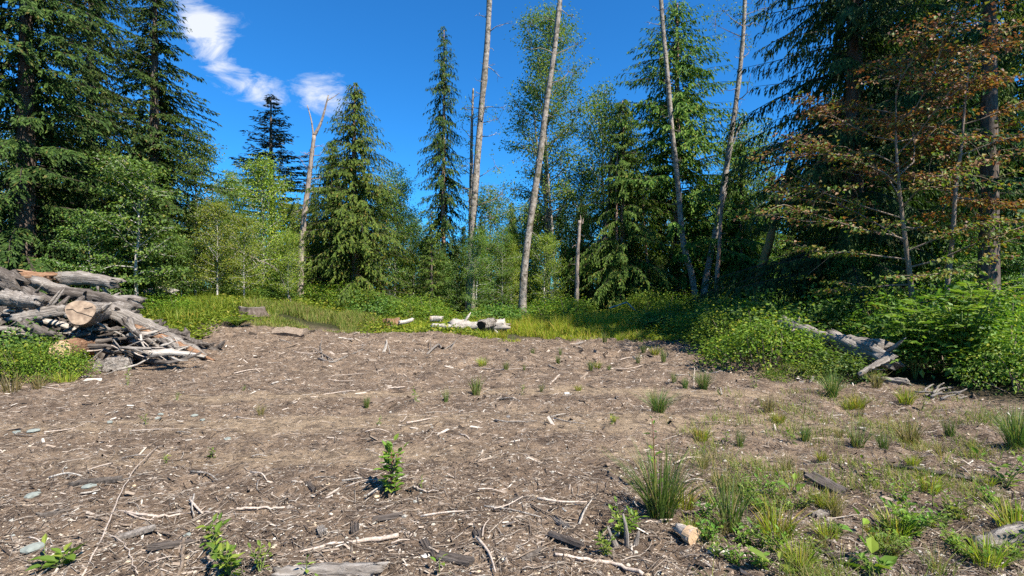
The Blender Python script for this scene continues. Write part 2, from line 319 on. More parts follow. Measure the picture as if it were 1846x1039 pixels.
def groundmat():
    t = NT('bark_mulch_ground'); tc = t.n('ShaderNodeTexCoord').outputs['Object']
    a = t.noise(tc, 2.3, 8, .68, .3)
    c = t.ramp(a, [(.28, (.08, .055, .039)), (.5, (.198, .138, .092)), (.72, (.345, .25, .172))])
    f = t.noise(tc, 38, 6, .7, .6, (1, 1.5, 1))
    c = t.mix(t.ramp(f, [(.3, (.85, .85, .85)), (.48, (0, 0, 0))]), c, (.035, .024, .018))
    f2 = t.noise(tc, 70, 4, .7, .8, (1, 2.2, 1))
    c = t.mix(t.ramp(f2, [(.57, (0, 0, 0)), (.68, (.85, .85, .85))]), c, (.40, .31, .235))
    v = t.n('ShaderNodeTexVoronoi'); v.inputs['Scale'].default_value = 46; t.l(tc, v.inputs['Vector'])
    sepc = t.n('ShaderNodeSeparateColor'); t.l(v.outputs['Color'], sepc.inputs[0])
    chip = t.math('MULTIPLY', t.math('GREATER_THAN', sepc.outputs[0], .86), t.math('LESS_THAN', v.outputs['Distance'], .33))
    c = t.mix(t.math('MULTIPLY', chip, .8), c, t.ramp(sepc.outputs[1], [(0, (.05, .036, .03)), (.5, (.28, .21, .15)), (1, (.52, .44, .35))]))
    at_ = t.n('ShaderNodeVertexColor', layer_name='ground_kind'); sc = t.n('ShaderNodeSeparateColor'); t.l(at_.outputs[0], sc.inputs[0])
    sandc = t.ramp(t.noise(tc, 9, 8, .75, .2), [(.3, (.21, .148, .094)), (.55, (.365, .268, .172)), (.75, (.49, .38, .26))])
    sandc = t.mix(t.ramp(t.noise(tc, 120, 3, .7), [(.34, (.7, .7, .7)), (.46, (0, 0, 0))]), sandc, (.10, .07, .05))
    c = t.mix(t.ramp(t.math('ADD', sc.outputs[0], t.math('MULTIPLY', t.math('SUBTRACT', f, .5), .9)), [(.2, (0, 0, 0)), (.65, (.85, .85, .85))]), c, sandc)
    for sc_, sx_, lo, seed_ in ((17, (1, 1.5, 1), .60, .0), (30, (1.6, 1, 1), .66, 7.3)):
        mp_ = t.n('ShaderNodeMapping'); mp_.inputs['Scale'].default_value = sx_; mp_.inputs['Location'].default_value = (seed_, seed_, 0); mp_.inputs['Rotation'].default_value = (0, 0, .4 + seed_); t.l(tc, mp_.inputs[0])
        dist_ = t.n('ShaderNodeMix', data_type='VECTOR'); dist_.inputs[0].default_value = .06; t.l(mp_.outputs[0], dist_.inputs[4])
        nz_ = t.n('ShaderNodeTexNoise'); nz_.inputs['Scale'].default_value = 20; t.l(tc, nz_.inputs[0]); t.l(nz_.outputs[1], dist_.inputs[5])
        v_ = t.n('ShaderNodeTexVoronoi'); v_.inputs['Scale'].default_value = sc_; t.l(dist_.outputs[1], v_.inputs['Vector'])
        s_ = t.n('ShaderNodeSeparateColor'); t.l(v_.outputs['Color'], s_.inputs[0])
        m_ = t.math('MULTIPLY', t.ramp(s_.outputs[0], [(lo, (0, 0, 0)), (lo + .06, (.8, .8, .8))]), t.ramp(v_.outputs['Distance'], [(.30, (1, 1, 1)), (.52, (0, 0, 0))]))
        m_ = t.math('MULTIPLY', m_, t.math('SUBTRACT', 1.0, t.math('MULTIPLY', sc.outputs[0], .7)))
        c = t.mix(m_, c, t.ramp(s_.outputs[1], [(0, (.035, .026, .02)), (.45, (.085, .062, .047)), (.62, (.25, .19, .145)), (.85, (.42, .345, .275)), (1, (.56, .49, .41))]))
    hum = t.ramp(t.noise(tc, 6, 5), [(.3, (.02, .018, .010)), (.7, (.05, .055, .018))])
    dk = t.noise(tc, 5, 5, .7, .4, (1, 1.6, 1)); c = t.mix(t.ramp(dk, [(.38, (.85, .85, .85)), (.52, (0, 0, 0))]), c, t.mix(.7, c, (.05, .036, .028)))
    c = t.mix(sc.outputs[1], c, hum)
    h = t.math('ADD', t.math('ADD', t.math('MULTIPLY', f, 1.0), t.math('MULTIPLY', f2, .6)), t.math('MULTIPLY', t.noise(tc, 13, 4, .6), 1.6))
    return t.done(t.bsdf(c, .95, .12, h, .9, .03))
M_GND = groundmat()
def chipmat(name, stops):
    t = NT(name); g = t.n('ShaderNodeNewGeometry'); tc = t.n('ShaderNodeTexCoord').outputs['Object']
    c = t.ramp(g.outputs['Random Per Island'], stops)
    nz = t.noise(tc, 90, 3, .6)
    c = t.mix(nz, t.mix(.55, c, (.05, .04, .03)), c)
    return t.done(t.bsdf(c, .9, .15))
M_CHIP = chipmat('wood_chips', [(0, (.030, .022, .017)), (.32, (.105, .073, .052)), (.56, (.215, .156, .113)), (.8, (.37, .29, .22)), (.94, (.52, .435, .36)), (1, (.68, .62, .53))])
M_TWIG = chipmat('loose_twigs', [(0, (.055, .038, .028)), (.4, (.17, .125, .095)), (.75, (.29, .23, .175)), (1, (.47, .40, .33))])

# ------------------------------------------------------------------ ground
def build_ground():
    ys = [-80, -50, -30, -18, -10, -6, -3, -1, 0, .6, 1.0]
    y = 1.2
    while y < 20: ys.append(y); y *= 1.0125
    while y < 900: ys.append(y); y *= 1.07
    ys = np.array(ys); us = np.linspace(-1.55, 1.55, 620)
    Y = np.repeat(ys[:, None], len(us), 1); X = us[None, :] * (np.maximum(Y, 0) + 3.6) * np.where(Y < 0, 1 + -Y / 6, 1)
    Z = gz(X, Y); ny, nx = Y.shape
    i = np.arange(ny - 1)[:, None] * nx + np.arange(nx - 1)[None, :]; i = i.ravel()
    me = mk('ground', np.stack([X, Y, Z], -1).reshape(-1, 3), np.stack([i, i + 1, i + nx + 1, i + nx], 1), M_GND, smooth=True)
    ca = me.color_attributes.new('ground_kind', 'FLOAT_COLOR', 'POINT')
    s = sand(X, Y); out = ss(-.2, 1.4, Y - edge(X, Y) + .8 * (vn(X * 1.3, Y * 1.3, 21) - .5)); out = np.where(Y < 1, 0, out)
    c = np.stack([s, out, np.zeros_like(s), np.ones_like(s)], -1).reshape(-1, 4).astype(np.float32)
    ca.data.foreach_set('color', c.ravel())
    setting('ground', me, 'structure')
build_ground()

# ------------------------------------------------------------------ tree generators
def conifer(name, seed, H, R, z0, mat, bark, prof, dz, nper, up, droop, tip, hang, tden, tl, eL, eW, eden, skip=0.0, tr=.2, inner=.1, minl=.25):
    rng = np.random.default_rng(seed)
    P = []; D = []; Nn = []; Ls = []; Ws = []; wood = Buf()
    z = z0
    while z < H * .99:
        t = (z - z0) / (H - z0)
        for k in range(nper):
            if rng.random() < skip: continue
            zz = min(z + rng.uniform(-.5, .5) * dz, H * .995); az = rng.uniform(0, 2 * pi)
            ln = max(R * prof(t) * rng.uniform(.55, 1.15), minl)
            upk = up + .55 * max(0, t - .55); dr = droop * rng.uniform(.7, 1.3)
            nt_ = max(4, int(ln * tden)); s = (np.arange(nt_) + rng.random(nt_)) / nt_ * (1 - inner) + inner
            rad = np.array([cos(az), sin(az), 0]); sid = np.array([-sin(az), cos(az), 0])
            bend = rng.uniform(-.15, .15)
            def bp(s): return rad * (ln * s)[:, None] + sid * (ln * bend * s * s)[:, None] + np.stack([0 * s, 0 * s, zz + ln * (upk * s - dr * s ** 2 + tip * s ** 3)], 1)
            pos = bp(s)
            sb = np.linspace(0, 1, 4); r0 = .008 * ln + .007
            V, Fc = tube(bp(sb), r0 * (1 - .85 * sb), 3, cap=False); wood.add(V, Fc, 1)
            sg = np.where(rng.random(nt_) < .5, -1, 1)
            lt = np.clip(tl * (ln ** .8) * (1 - .72 * s) * rng.uniform(.5, 1.25, nt_), .1, 1.2)
            ang = rng.uniform(.5, 1.15, nt_) * (1 - .35 * s)
            dh = rad * np.cos(ang)[:, None] + sid * (np.sin(ang) * sg)[:, None]
            hg = hang * rng.uniform(.6, 1.3, nt_)
            ne = max(2, int(math.ceil(lt.max() * eden))); u = (np.arange(ne)[None, :] + rng.random((nt_, ne))) / ne
            keep = rng.random((nt_, ne)) < np.clip(lt / lt.max(), .35, 1)[:, None]
            dhn = dh[:, None, :]
            wp = pos[:, None, :] + dhn * (lt[:, None] * u * (1 - .35 * hg[:, None].clip(0, 1.5) * u))[:, :, None]
            wp[:, :, 2] -= hg[:, None] * lt[:, None] * u ** 1.6
            tg = np.repeat(dhn, ne, 1).copy(); tg[:, :, 2] -= hg[:, None] * 1.5 * u ** .6
            per = np.cross(tg, [0, 0, 1.0]); es = np.where(rng.random((nt_, ne)) < .5, -1, 1)
            dd = tg + per * (es * rng.uniform(.2, .8, (nt_, ne)))[:, :, None] + rng.normal(0, .2, (nt_, ne, 3)); dd[:, :, 2] -= .5 * hang
            nn = rng.normal(0, .45, (nt_, ne, 3)); nn[:, :, 2] += 1 / (1 + 1.6 * hang); nn += rad * .9 * hang
            k_ = keep.ravel(); q = k_.sum()
            P.append(wp.reshape(-1, 3)[k_]); D.append(dd.reshape(-1, 3)[k_]); Nn.append(nn.reshape(-1, 3)[k_])
            Ls.append(eL * rng.uniform(.6, 1.35, q)); Ws.append(eW * rng.uniform(.7, 1.3, q))
        z += dz * rng.uniform(.8, 1.2) * (1 - .45 * t)
    V, Fc = leaves(np.concatenate(P), np.concatenate(D), np.concatenate(Nn), np.concatenate(Ls), np.concatenate(Ws), .5, .1)
    wood.add(V, Fc, 0)
    crown = wood.mesh(name + '_crown', [mat, B_CTW])
    tz = np.linspace(-.4, H * .985, 14); w = rng.normal(0, .02, (14, 2)).cumsum(0) * .6; w -= w[1]
    tp = np.column_stack([w, tz]); r = tr * (1 - tz / H).clip(0, 1) ** .85 + .012; r[0] *= 1.35; r[1] *= 1.12
    V, Fc = tube(tp, r, 9, rng, .06)
    return mk(name + '_trunk', V, Fc, bark, smooth=True), crown
def cone(p=.85, low=.25): return lambda t: (1 - t) ** p * min(1, low + t * 5) if t < .2 else (1 - t) ** p

def broadleaf(name, seed, H, R, mat, bark, z0=.3, nl=34, elev=(.4, 1.0), flat=.7, cs=.28, nleaf=16, lL=.09, lW=.065, tr=.09, lean=(0, 0), prof=None, step=.38, trunkpts=None, mat2=None, split=None, sub=4):
    rng = np.random.default_rng(seed)
    if trunkpts is None:
        n = 10; t = np.linspace(0, 1, n); w = rng.normal(0, .035 * H ** .5, (n, 2)).cumsum(0) * .55; w -= w[0]
        trunkpts = np.column_stack([lean[0] * t ** 1.3 + w[:, 0] * t, lean[1] * t ** 1.3 + w[:, 1] * t, H * .97 * t])
    tp = spline(trunkpts, 18); tp[0, 2] -= .25
    r = tr * (1 - np.linspace(0, 1, 18)) ** .8 + .008; r[0] *= 1.3
    wood = Buf(); V, Fc = tube(tp, r, 8, rng, .07); wood.add(V, Fc)
    prof = prof or (lambda t: math.sqrt(max(.05, 1 - ((t - .42) / .62) ** 2)))
    C = []
    def limb(p0, d, ln, r0, depth, up):
        n = 6; pts = [p0]; d = nrm(d); p = p0
        for i in range(n - 1):
            d = nrm(d + rng.normal(0, .16, 3) + np.array([0, 0, up])); p = p + d * ln / (n - 1); pts.append(p)
        pts = np.array(pts)
        V, Fc = tube(pts, np.linspace(r0, r0 * .25 + .002, n), 4 if depth else 5, cap=False); wood.add(V, Fc)
        q = np.linspace(.35 if depth == 0 else .15, 1, max(2, int(ln / step)))
        ii = q * (n - 1)
        for a in ii:
            k = min(int(a), n - 2); C.append(pts[k] + (pts[k + 1] - pts[k]) * (a - k))
        if depth < 1:
            for a in rng.uniform(.25, .95, sub):
                k = min(int(a * (n - 1)), n - 2); b = pts[k] + (pts[k + 1] - pts[k]) * (a * (n - 1) - k)
                az = rng.choice([-1, 1]) * rng.uniform(.5, 1.1); c_, s_ = cos(az), sin(az); dd = nrm(pts[k + 1] - pts[k])
                limb(b, np.array([dd[0] * c_ - dd[1] * s_, dd[0] * s_ + dd[1] * c_, dd[2] * .6 + rng.normal(0, .15)]), ln * rng.uniform(.3, .55) * (1.15 - a * .4), r0 * .45, 1, up)
    az = rng.uniform(0, 6)
    for i in range(nl):
        t = z0 + (1 - z0) * (i + rng.random()) / nl
        az += 2.4 + rng.normal(0, .4); tt = (t - z0) / (1 - z0)
        k = min(int(t * 17), 16); p0 = tp[k] + (tp[k + 1] - tp[k]) * (t * 17 - k)
        e = elev[0] + (elev[1] - elev[0]) * tt + rng.normal(0, .15)
        ln = max(R * prof(tt) * rng.uniform(.65, 1.15), .25)
        limb(p0, np.array([cos(az) * cos(e), sin(az) * cos(e), sin(e)]), ln, tr * .34 * (1 - .6 * tt) + .004, 0, .02 if flat > .5 else -.015)
    C = np.array(C); nC = len(C)
    k = rng.poisson(nleaf, nC); idx = np.repeat(np.arange(nC), k); n = len(idx)
    off = rng.normal(0, cs, (n, 3)) * [1, 1, flat * .75]
    P = C[idx] + off
    ax = P.copy(); ax[:, 2] = 0; D = nrm(ax + off * 3) + rng.normal(0, .6, (n, 3)); D[:, 2] -= .35
    Nn = rng.normal(0, .4 if flat < .5 else .6, (n, 3)); Nn[:, 2] += 1; Nn[:, :2] += .3 * nrm(ax)[:, :2]
    V, Fc = leaves(P, D, Nn, lL * rng.uniform(.6, 1.3, n), lW * rng.uniform(.6, 1.3, n), .42, .12)
    mats = [mat]; mi = None
    if mat2:
        mats.append(mat2); a = split(P, rng); mi = np.concatenate([a, a]).astype(int)
    crown = mk(name + '_crown', V, Fc, mats, mi)
    return wood.mesh(name + '_trunk', bark, True), crown

def bushmesh(name, seed, R, H, mat, n, lL, lW, stems=9, dome=.75):
    """a shrub: stems and leaves gathered in shoots over an uneven dome; real size, base at the origin"""
    rng = np.random.default_rng(seed); wood = Buf()
    ns = max(20, n // 16); az = rng.uniform(0, 2 * pi, ns); rr = np.sqrt(rng.random(ns))
    lump = .55 + .85 * vn(np.cos(az) * rr * 2.2 + seed, np.sin(az) * rr * 2.2, seed)
    hh = H * (1 - .85 * rr ** 2.2) ** dome * lump
    fz = np.where(rng.random(ns) < .72, rng.uniform(.82, 1.05, ns), rng.uniform(.15, .85, ns))
    fz = np.where(rng.random(ns) < .14, rng.uniform(1.1, 1.45, ns), fz)
    C = np.stack([np.cos(az) * rr * R, np.sin(az) * rr * R, hh * fz], 1)
    k = rng.poisson(16, ns); idx = np.repeat(np.arange(ns), k); m = len(idx)
    sd_ = .055 + .05 * R
    off = rng.normal(0, 1, (m, 3)) * [sd_, sd_, sd_ * .75]
    P = C[idx] + off; P[:, 2] = np.maximum(P[:, 2], .02)
    D = off / sd_ + rng.normal(0, .5, (m, 3)); D[:, :2] += P[:, :2] / R * .6; D[:, 2] -= .3
    Nn = rng.normal(0, .5, (m, 3)); Nn[:, 2] += 1; Nn[:, :2] += P[:, :2] / R * .5
    V, Fc = leaves(P, D, Nn, lL * rng.uniform(.6, 1.35, m), lW * rng.uniform(.6, 1.3, m), .42, .1)
    fol = mk(name + '_foliage', V, Fc, mat)
    for q in rng.choice(ns, min(stems * 3, ns), replace=False):
        c = C[q]; b = c * [.35, .35, 0]; b[2] = -.1; mid = (b + c) / 2 + rng.normal(0, .06, 3)
        V, Fc = tube(spline([b, mid, c], 5), np.linspace(.012, .004, 5), 4, cap=False); wood.add(V, Fc)
    return wood.mesh(name + '_stems', B_TWG, True), fol

def tree(name, label, meshes, px, d, sc=1, rz=None, group=None, cat='tree', bury=.05, parts=('trunk', 'crown')):
    x = (px - 923) / F * d
    o = thing(name, label, cat, (x, d, g1(x, d) - bury), rz if rz is not None else (px * 1.7 + d) % 6.28, sc, group)
    for n_, m_ in zip(parts, meshes): part(n_, m_, o)
    return o
def Hfor(px, d, top): return 1.6 + (519.5 - top) / F * d - g1((px - 923) / F * d, d)

# masters ---------------------------------------------------------
HEM = conifer('hemlock', 1, 16, 3.3, .5, M_HEM, B_BRN, cone(.75, .5), .33, 6, .02, .42, .12, .6, 16, .30, .14, .046, 24, .03, .24)
HEM2 = conifer('hemlock_tall', 2, 19, 4.3, .3, M_HEM, B_BRN, cone(.6, .7), .38, 8, .05, .45, .1, .75, 13, .28, .14, .045, 21, .08, .26)
CED = conifer('cedar', 3, 12, 3.3, .15, M_CED, B_RED, cone(.75, .75), .17, 5, .30, .62, .05, 1.35, 13, .27, .15, .044, 21, .03, .17)
CEDT = conifer('tall_cedar', 4, 19, 5.2, 1.6, M_CED, B_RED, cone(.6, .85), .34, 6, .38, .5, .08, 1.0, 11, .25, .2, .066, 14, .05, .26)
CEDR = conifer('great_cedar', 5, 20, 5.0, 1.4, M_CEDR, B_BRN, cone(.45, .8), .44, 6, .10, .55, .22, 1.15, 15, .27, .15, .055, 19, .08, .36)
NAR = conifer('narrow_hemlock', 6, 16.8, 2.2, 1.0, M_HEM, B_RED, lambda t: (1 - t) ** .55 * (.55 + .45 * min(1, t * 2.5)), .32, 6, .05, .75, .25, 1.2, 14, .34, .15, .055, 18, .12, .17)
SPR = conifer('spruce', 7, 18, 4.8, 1.5, M_SPR, B_BRN, cone(.95, .9), .5, 7, .22, .12, .12, .15, 12, .26, .24, .09, 12, .03, .24)
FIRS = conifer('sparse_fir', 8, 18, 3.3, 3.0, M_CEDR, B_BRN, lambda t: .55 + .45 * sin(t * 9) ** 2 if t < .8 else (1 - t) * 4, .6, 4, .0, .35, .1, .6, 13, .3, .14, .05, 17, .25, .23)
YNG = conifer('young_conifer', 9, 7, 1.9, .1, M_CED, B_BRN, cone(.8, .8), .25, 6, .2, .4, .1, .6, 14, .32, .15, .055, 15, .05, .09)
ALD = broadleaf('alder', 11, 8.5, 1.9, M_ALD, B_WHT, .15, 52, (.35, 1.0), .75, .25, 20, .10, .075, .075)
ALD2 = broadleaf('yellow_alder', 12, 7, 1.9, M_ALD2, B_WHT, .15, 46, (.3, 1.0), .75, .25, 18, .10, .075, .06)
ALDT = broadleaf('tall_alder', 13, 20, 3.3, M_ALD, B_ALD, .2, 64, (.35, .9), .7, .36, 30, .14, .105, .17, prof=lambda t: .45 + .55 * math.sin(t * pi) ** .6, step=.55)
MAP = broadleaf('maple', 14, 5, 1.7, M_MAP, B_WHT, .22, 34, (.15, 1.0), .28, .20, 20, .10, .085, .06)
BSHT = broadleaf('shrub_tree', 15, 4.2, 1.5, M_MAP, B_TWG, .05, 36, (.5, 1.1), .8, .26, 30, .10, .075, .035)
BSH = [bushmesh('bush', 21, 1.0, 1.0, M_BSH, 4200, .062, .045), bushmesh('bush_b', 22, 1.0, .85, M_MAP, 2400, .095, .066), bushmesh('bush_c', 23, .9, .8, M_BSHY, 2600, .055, .03)]

# ------------------------------------------------------------------ the trees one can tell apart
tree('hemlock_tree', 'tall dark hemlock filling the left edge above the log pile', HEM2, 45, 17, (1.15, 1.15, .98), .4)
tree('hemlock_tree', 'tall dark hemlock half hidden between the leftmost hemlock and the pointed one', HEM2, 165, 25, (1.15, 1.15, 1.02), 2.1)
tree('hemlock_tree', 'tall pointed dark hemlock behind the pale-stemmed maple', HEM, 277, 20.5, (1.12, 1.12, .9), .3)
tree('maple_tree', 'small green maple with pale stem under the pointed dark hemlock', MAP, 246, 16.3, .93, 1.0)
tree('maple_sapling', 'thin maple sapling with bent pale stem beside the small maple', MAP, 163, 15.6, .62, 3.3)
tree('alder_tree', 'pale leaning alder right of the tall pointed hemlock', ALD, 352, 21, .78, 2.6)
tree('alder_tree', 'yellow-green alder with white stem in front of the dark blue spruce', ALD2, 474, 23, .86, .6)
tree('alder_tree', 'round-topped green alder between the leaning pale alder and the dark spruce', ALD, 425, 27, .74, 4.1)
tree('alder_tree', 'green alder just left of the forked dead snag', ALD2, 522, 27, .7, 5.0)
tree('spruce_tree', 'dark blue-green spruce with stiff branches standing alone against the sky', SPR, 490, 46, (1.65, 1.65, 1.0), .7)
tree('cedar_tree', 'dense bright green cedar reaching the ground right of the forked snag', CED, 640, 26, (1.38, 1.38, .95), 1.2)
tree('cedar_tree', 'lower cedar top close behind the left flank of the dense cedar', CED, 598, 30, (1.0, 1.0, .78), 3.2)
tree('alder_tree', 'slim green alder right of the dense bright cedar', ALD, 712, 31, .93, 2.0)
tree('narrow_hemlock_tree', 'narrow drooping hemlock beside the thick bare trunk', NAR, 800, 29.5, 1.0, 2.0)
tree('alder_tree', 'tall airy alder behind the leaning bare trunk', ALDT, 985, 33.5, .98, 1.4)
tree('cedar_tree', 'tall broad cedar behind the two diverging bare trunks', CEDT, 1218, 32, (1.4, 1.4, 1.03), .9)
tree('cedar_tree', 'shorter pale green cedar on the left flank of the tall broad cedar', CED, 1122, 30, (1.35, 1.35, 1.05), 2.9)
tree('alder_tree', 'tall leafy pale alder just left of the shorter pale green cedar', ALD, 1088, 34, (1.3, 1.3, 1.65), 2.2)
tree('alder_tree', 'leafy alder rising behind the dead post', ALD, 1040, 35, (1.2, 1.2, 1.15), .9)
tree('alder_tree', 'leafy alder behind the bare trunk that bends right', ALD, 1345, 33, (1.4, 1.4, 1.35), 3.9)
tree('alder_tree', 'leafy alder low behind the thick bare trunk', ALD, 885, 33, (1.1, 1.1, .9), 5.1)
tree('cedar_tree', 'smaller cedar filling the gap left of the great dark cedar', CED, 1335, 29, .82, 4.4)
tree('great_cedar_tree', 'huge dark cedar with hanging sprays behind the red-leaved maple', CEDR, 1538, 17, 1.0, 1.9)
tree('cedar_tree', 'dark cedar behind the gap between great cedar and sparse fir', CEDT, 1668, 22.5, .85, 3.0)
tree('cedar_tree', 'dark cedar between the great cedar and the dark cedar in the gap', CEDT, 1605, 21, (1.0, 1.0, 1.05), 4.0)
tree('cedar_tree', 'dark cedar behind the sparse fir with thick trunk', CEDT, 1815, 21, (1.0, 1.0, 1.0), 5.5)
tree('fir_tree', 'sparse fir with thick rough trunk at the right edge', FIRS, 1782, 13.4, 1.0, 2.4)
tree('fir_tree', 'sparse fir cut by the right edge of the picture', FIRS, 1890, 17, .95, .2)
OFFT = conifer('unseen_shade_hemlock', 10, 20, 4.6, 11.8, M_HEM, B_BRN, cone(.6, 1.0), .5, 7, .05, .45, .1, .7, 8, .28, .26, .11, 10, .05, .3)  # unseen tree, added with a high crown to cast shade on the thicket
tree('hemlock_tree', 'unseen tall hemlock added beyond the right edge to shade the thicket', OFFT, 923 + 923 * 13.1 / 10.3, 10.3, 1.0, 1.0)
tree('fir_tree', 'small dark conifer between the mossy leaning trunk and great cedar', HEM, 1450, 24, .42, .2)

def trunk(name, label, pix, d, w0, w1, bark, cat='tree trunk', seed=0, branches=(), sides=12, extra=(), group=None, foliage=None):
    """a bare trunk through photo points at one distance; branches: (t, side, length, rise)"""
    rng = np.random.default_rng(seed)
    P = np.array([at(px, py, d + (dd if dd else 0)) for px, py, dd in pix]); base = P[0].copy(); base[2] = g1(base[0], base[1]) - .15; P[0] = base
    pts = spline(P, 30); pts[:, :2] += (rng.normal(0, .018, (30, 2)).cumsum(0) * .5) * np.linspace(0, 1, 30)[:, None]
    loc = pts[0].copy(); pts = pts - loc; loc[2] += 0
    o = thing(name, label, cat, loc, 0, 1, group)
    r = np.linspace(w0, w1, 30); r[0] *= 1.5; r[1] *= 1.2
    r = r * (1 + rng.normal(0, .05, 30)); V, Fc = tube(pts, r, sides, rng, .10); part('trunk', mk('trunk', V, Fc, bark, smooth=True), o)
    for ex, a0, a1 in extra:
        Q = spline(np.array([at(px, py, d + dd) for px, py, dd in ex]) - loc, 16); V, Fc = tube(Q, np.linspace(a0, a1, 16), 8, rng, .1)
        part('fork', mk('fork', V, Fc, bark, smooth=True), o)
    branches = list(branches) + [(rng.uniform(.25, .97), rng.choice([-1, 1]), rng.uniform(.15, .6), rng.uniform(-.4, .8)) for _ in range(18 if len(branches) > 2 else 4)]
    for (t, side, ln, rise) in branches:
        k = int(t * 29); p = pts[k]; dr = np.array([side, rng.uniform(-.6, .3), rise]); dr = nrm(dr)
        q = [p]; 
        for i in range(5): dr = nrm(dr + rng.normal(0, .28, 3)); q.append(q[-1] + dr * ln / 5)
        b = Buf(); V, Fc = tube(np.array(q), np.linspace(.028, .007, 6) * (.6 + .4 * ln), 5, rng, .1); b.add(V, Fc)
        for j in range(int(2 + ln * 1.5)):
            a = q[rng.integers(2, 6)]; e = nrm(dr + rng.normal(0, .7, 3)); V, Fc = tube(np.array([a, a + e * ln * .16 + rng.normal(0, .03, 3), a + e * ln * .34]), [.010, .007, .004], 4); b.add(V, Fc)
        part('branch', b.mesh('branch', bark, True), o)
    if foliage:
        c0, n_, spread, mat_, lf = foliage
        Cs = []
        for (px, py, dd) in c0: Cs.append(at(px, py, d + dd) - loc)
        Cs = np.array(Cs); m = n_ * len(Cs); idx = np.repeat(np.arange(len(Cs)), n_)
        cl = rng.normal(0, spread, (len(Cs), n_ // 14 + 1, 3)); sub = cl[idx, rng.integers(0, n_ // 14 + 1, m)]
        Pp = Cs[idx] + sub + rng.normal(0, .16, (m, 3))
        D = rng.normal(0, 1, (m, 3)); D[:, 2] -= .4; Nn = rng.normal(0, .6, (m, 3)); Nn[:, 2] += 1
        V, Fc = leaves(Pp, D, Nn, lf * rng.uniform(.6, 1.3, m), lf * .72 * rng.uniform(.6, 1.3, m)); bb = Buf(); bb.add(V, Fc, 0)
        for i_, c in enumerate(Cs):
            k = int(np.argmin(np.linalg.norm(pts - c, axis=1) + np.abs(pts[:, 2] - c[2] + .8) * .5))
            V, Fc = tube(spline([pts[k], (pts[k] + c) / 2 + rng.normal(0, .1, 3), c], 6), np.linspace(.03, .008, 6), 5); bb.add(V, Fc, 1)
            for s_ in cl[i_]:
                V, Fc = tube(np.array([c, c + s_ * .5 + rng.normal(0, .04, 3), c + s_]), [.012, .008, .004], 4, cap=False); bb.add(V, Fc, 1)
        part('crown', bb.mesh('crown', [mat_, B_TWG]), o)
    return o
trunk('dead_snag', 'tall dead grey snag forked at its broken top', [(541, 512, 0), (543, 450, 0), (551, 370, 0), (560, 300, 0), (566, 245, 0)], 24.5, .16, .085, B_GRY, 'snag', 1,
      [(.62, 1, .9, .3), (.75, -1, .7, .5), (.5, -1, .8, -.2), (.85, 1, .8, .2), (.35, 1, .6, -.3), (.93, 1, .6, .6)], extra=[([(566, 246, 0), (577, 225, 0), (585, 200, 0), (592, 172, 0)], .085, .03), ([(565, 247, 0), (563, 228, 0), (560, 212, 0), (554, 190, 0)], .05, .02), ([(589, 182, 0), (600, 176, .2), (612, 168, .3)], .03, .01)])
trunk('bare_trunk', 'thick bare pale trunk rising out of frame beside the narrow hemlock', [(848, 560, 0), (850, 450, 0), (857, 330, 0), (866, 210, 0), (877, 80, 0), (884, -60, 0), (890, -180, 0)], 28, .215, .12, B_ALD, seed=2,
      branches=[(.55, 1, 1.5, .1), (.63, 1, 1.2, -.5), (.7, 1, 1.3, .2), (.45, 1, 1.1, -.2), (.5, 1, 1.4, .2), (.74, -1, .7, .7), (.6, -1, .8, .2), (.4, -1, .8, .3)], foliage=([(905, 350, .4), (880, 390, -.3), (898, 215, .3), (838, 300, .3), (836, 195, .3), (846, 340, -.3), (872, 445, -.2), (893, 300, .2), (862, 410, -.4)], 70, .35, M_ALD, .11))
trunk('broken_tree', 'slimmer broken pale trunk against the thick bare trunk', [(842, 560, 0), (848, 430, 0), (849, 320, 0), (851, 230, 0), (853, 160, 0)], 29, .15, .05, B_ALD, seed=3,
      branches=[(.7, -1, 1.0, .4), (.8, 1, .8, .3), (.9, -1, .6, .6), (.6, -1, .9, .0), (.95, 1, .5, .8)], foliage=([(838, 210, .2), (846, 260, -.2)], 60, .3, M_ALD, .11))
trunk('leaning_trunk', 'tall bare pale trunk leaning right, rooted in the meadow edge', [(941, 577, 0), (944, 500, 0), (955, 410, 0), (972, 300, 0), (986, 190, 0), (1002, 80, 0), (1014, -30, 0), (1022, -140, 0)], 24.5, .185, .10, B_ALD, seed=4,
      branches=[(.36, -1, .35, .3), (.62, 1, .7, .5), (.72, -1, 1.3, .5), (.82, 1, .8, .6), (.78, -1, .9, .8)], foliage=([(1040, 80, .5), (1025, 130, .4)], 70, .35, M_ALD, .10))
trunk('bare_trunk', 'bare pale trunk curving to the upper left, before the broad cedar', [(1258, 552, 0), (1248, 500, 0), (1232, 440, 0), (1222, 330, 0), (1211, 220, 0), (1202, 110, 0), (1193, 0, 0), (1190, -90, 0)], 27.5, .17, .10, B_ALD, seed=5,
      branches=[(.8, -1, .9, .3), (.85, -1, .6, .6), (.75, 1, .5, .3), (.6, -1, .5, .2), (.9, -1, .7, .7), (.5, 1, .5, -.2)])
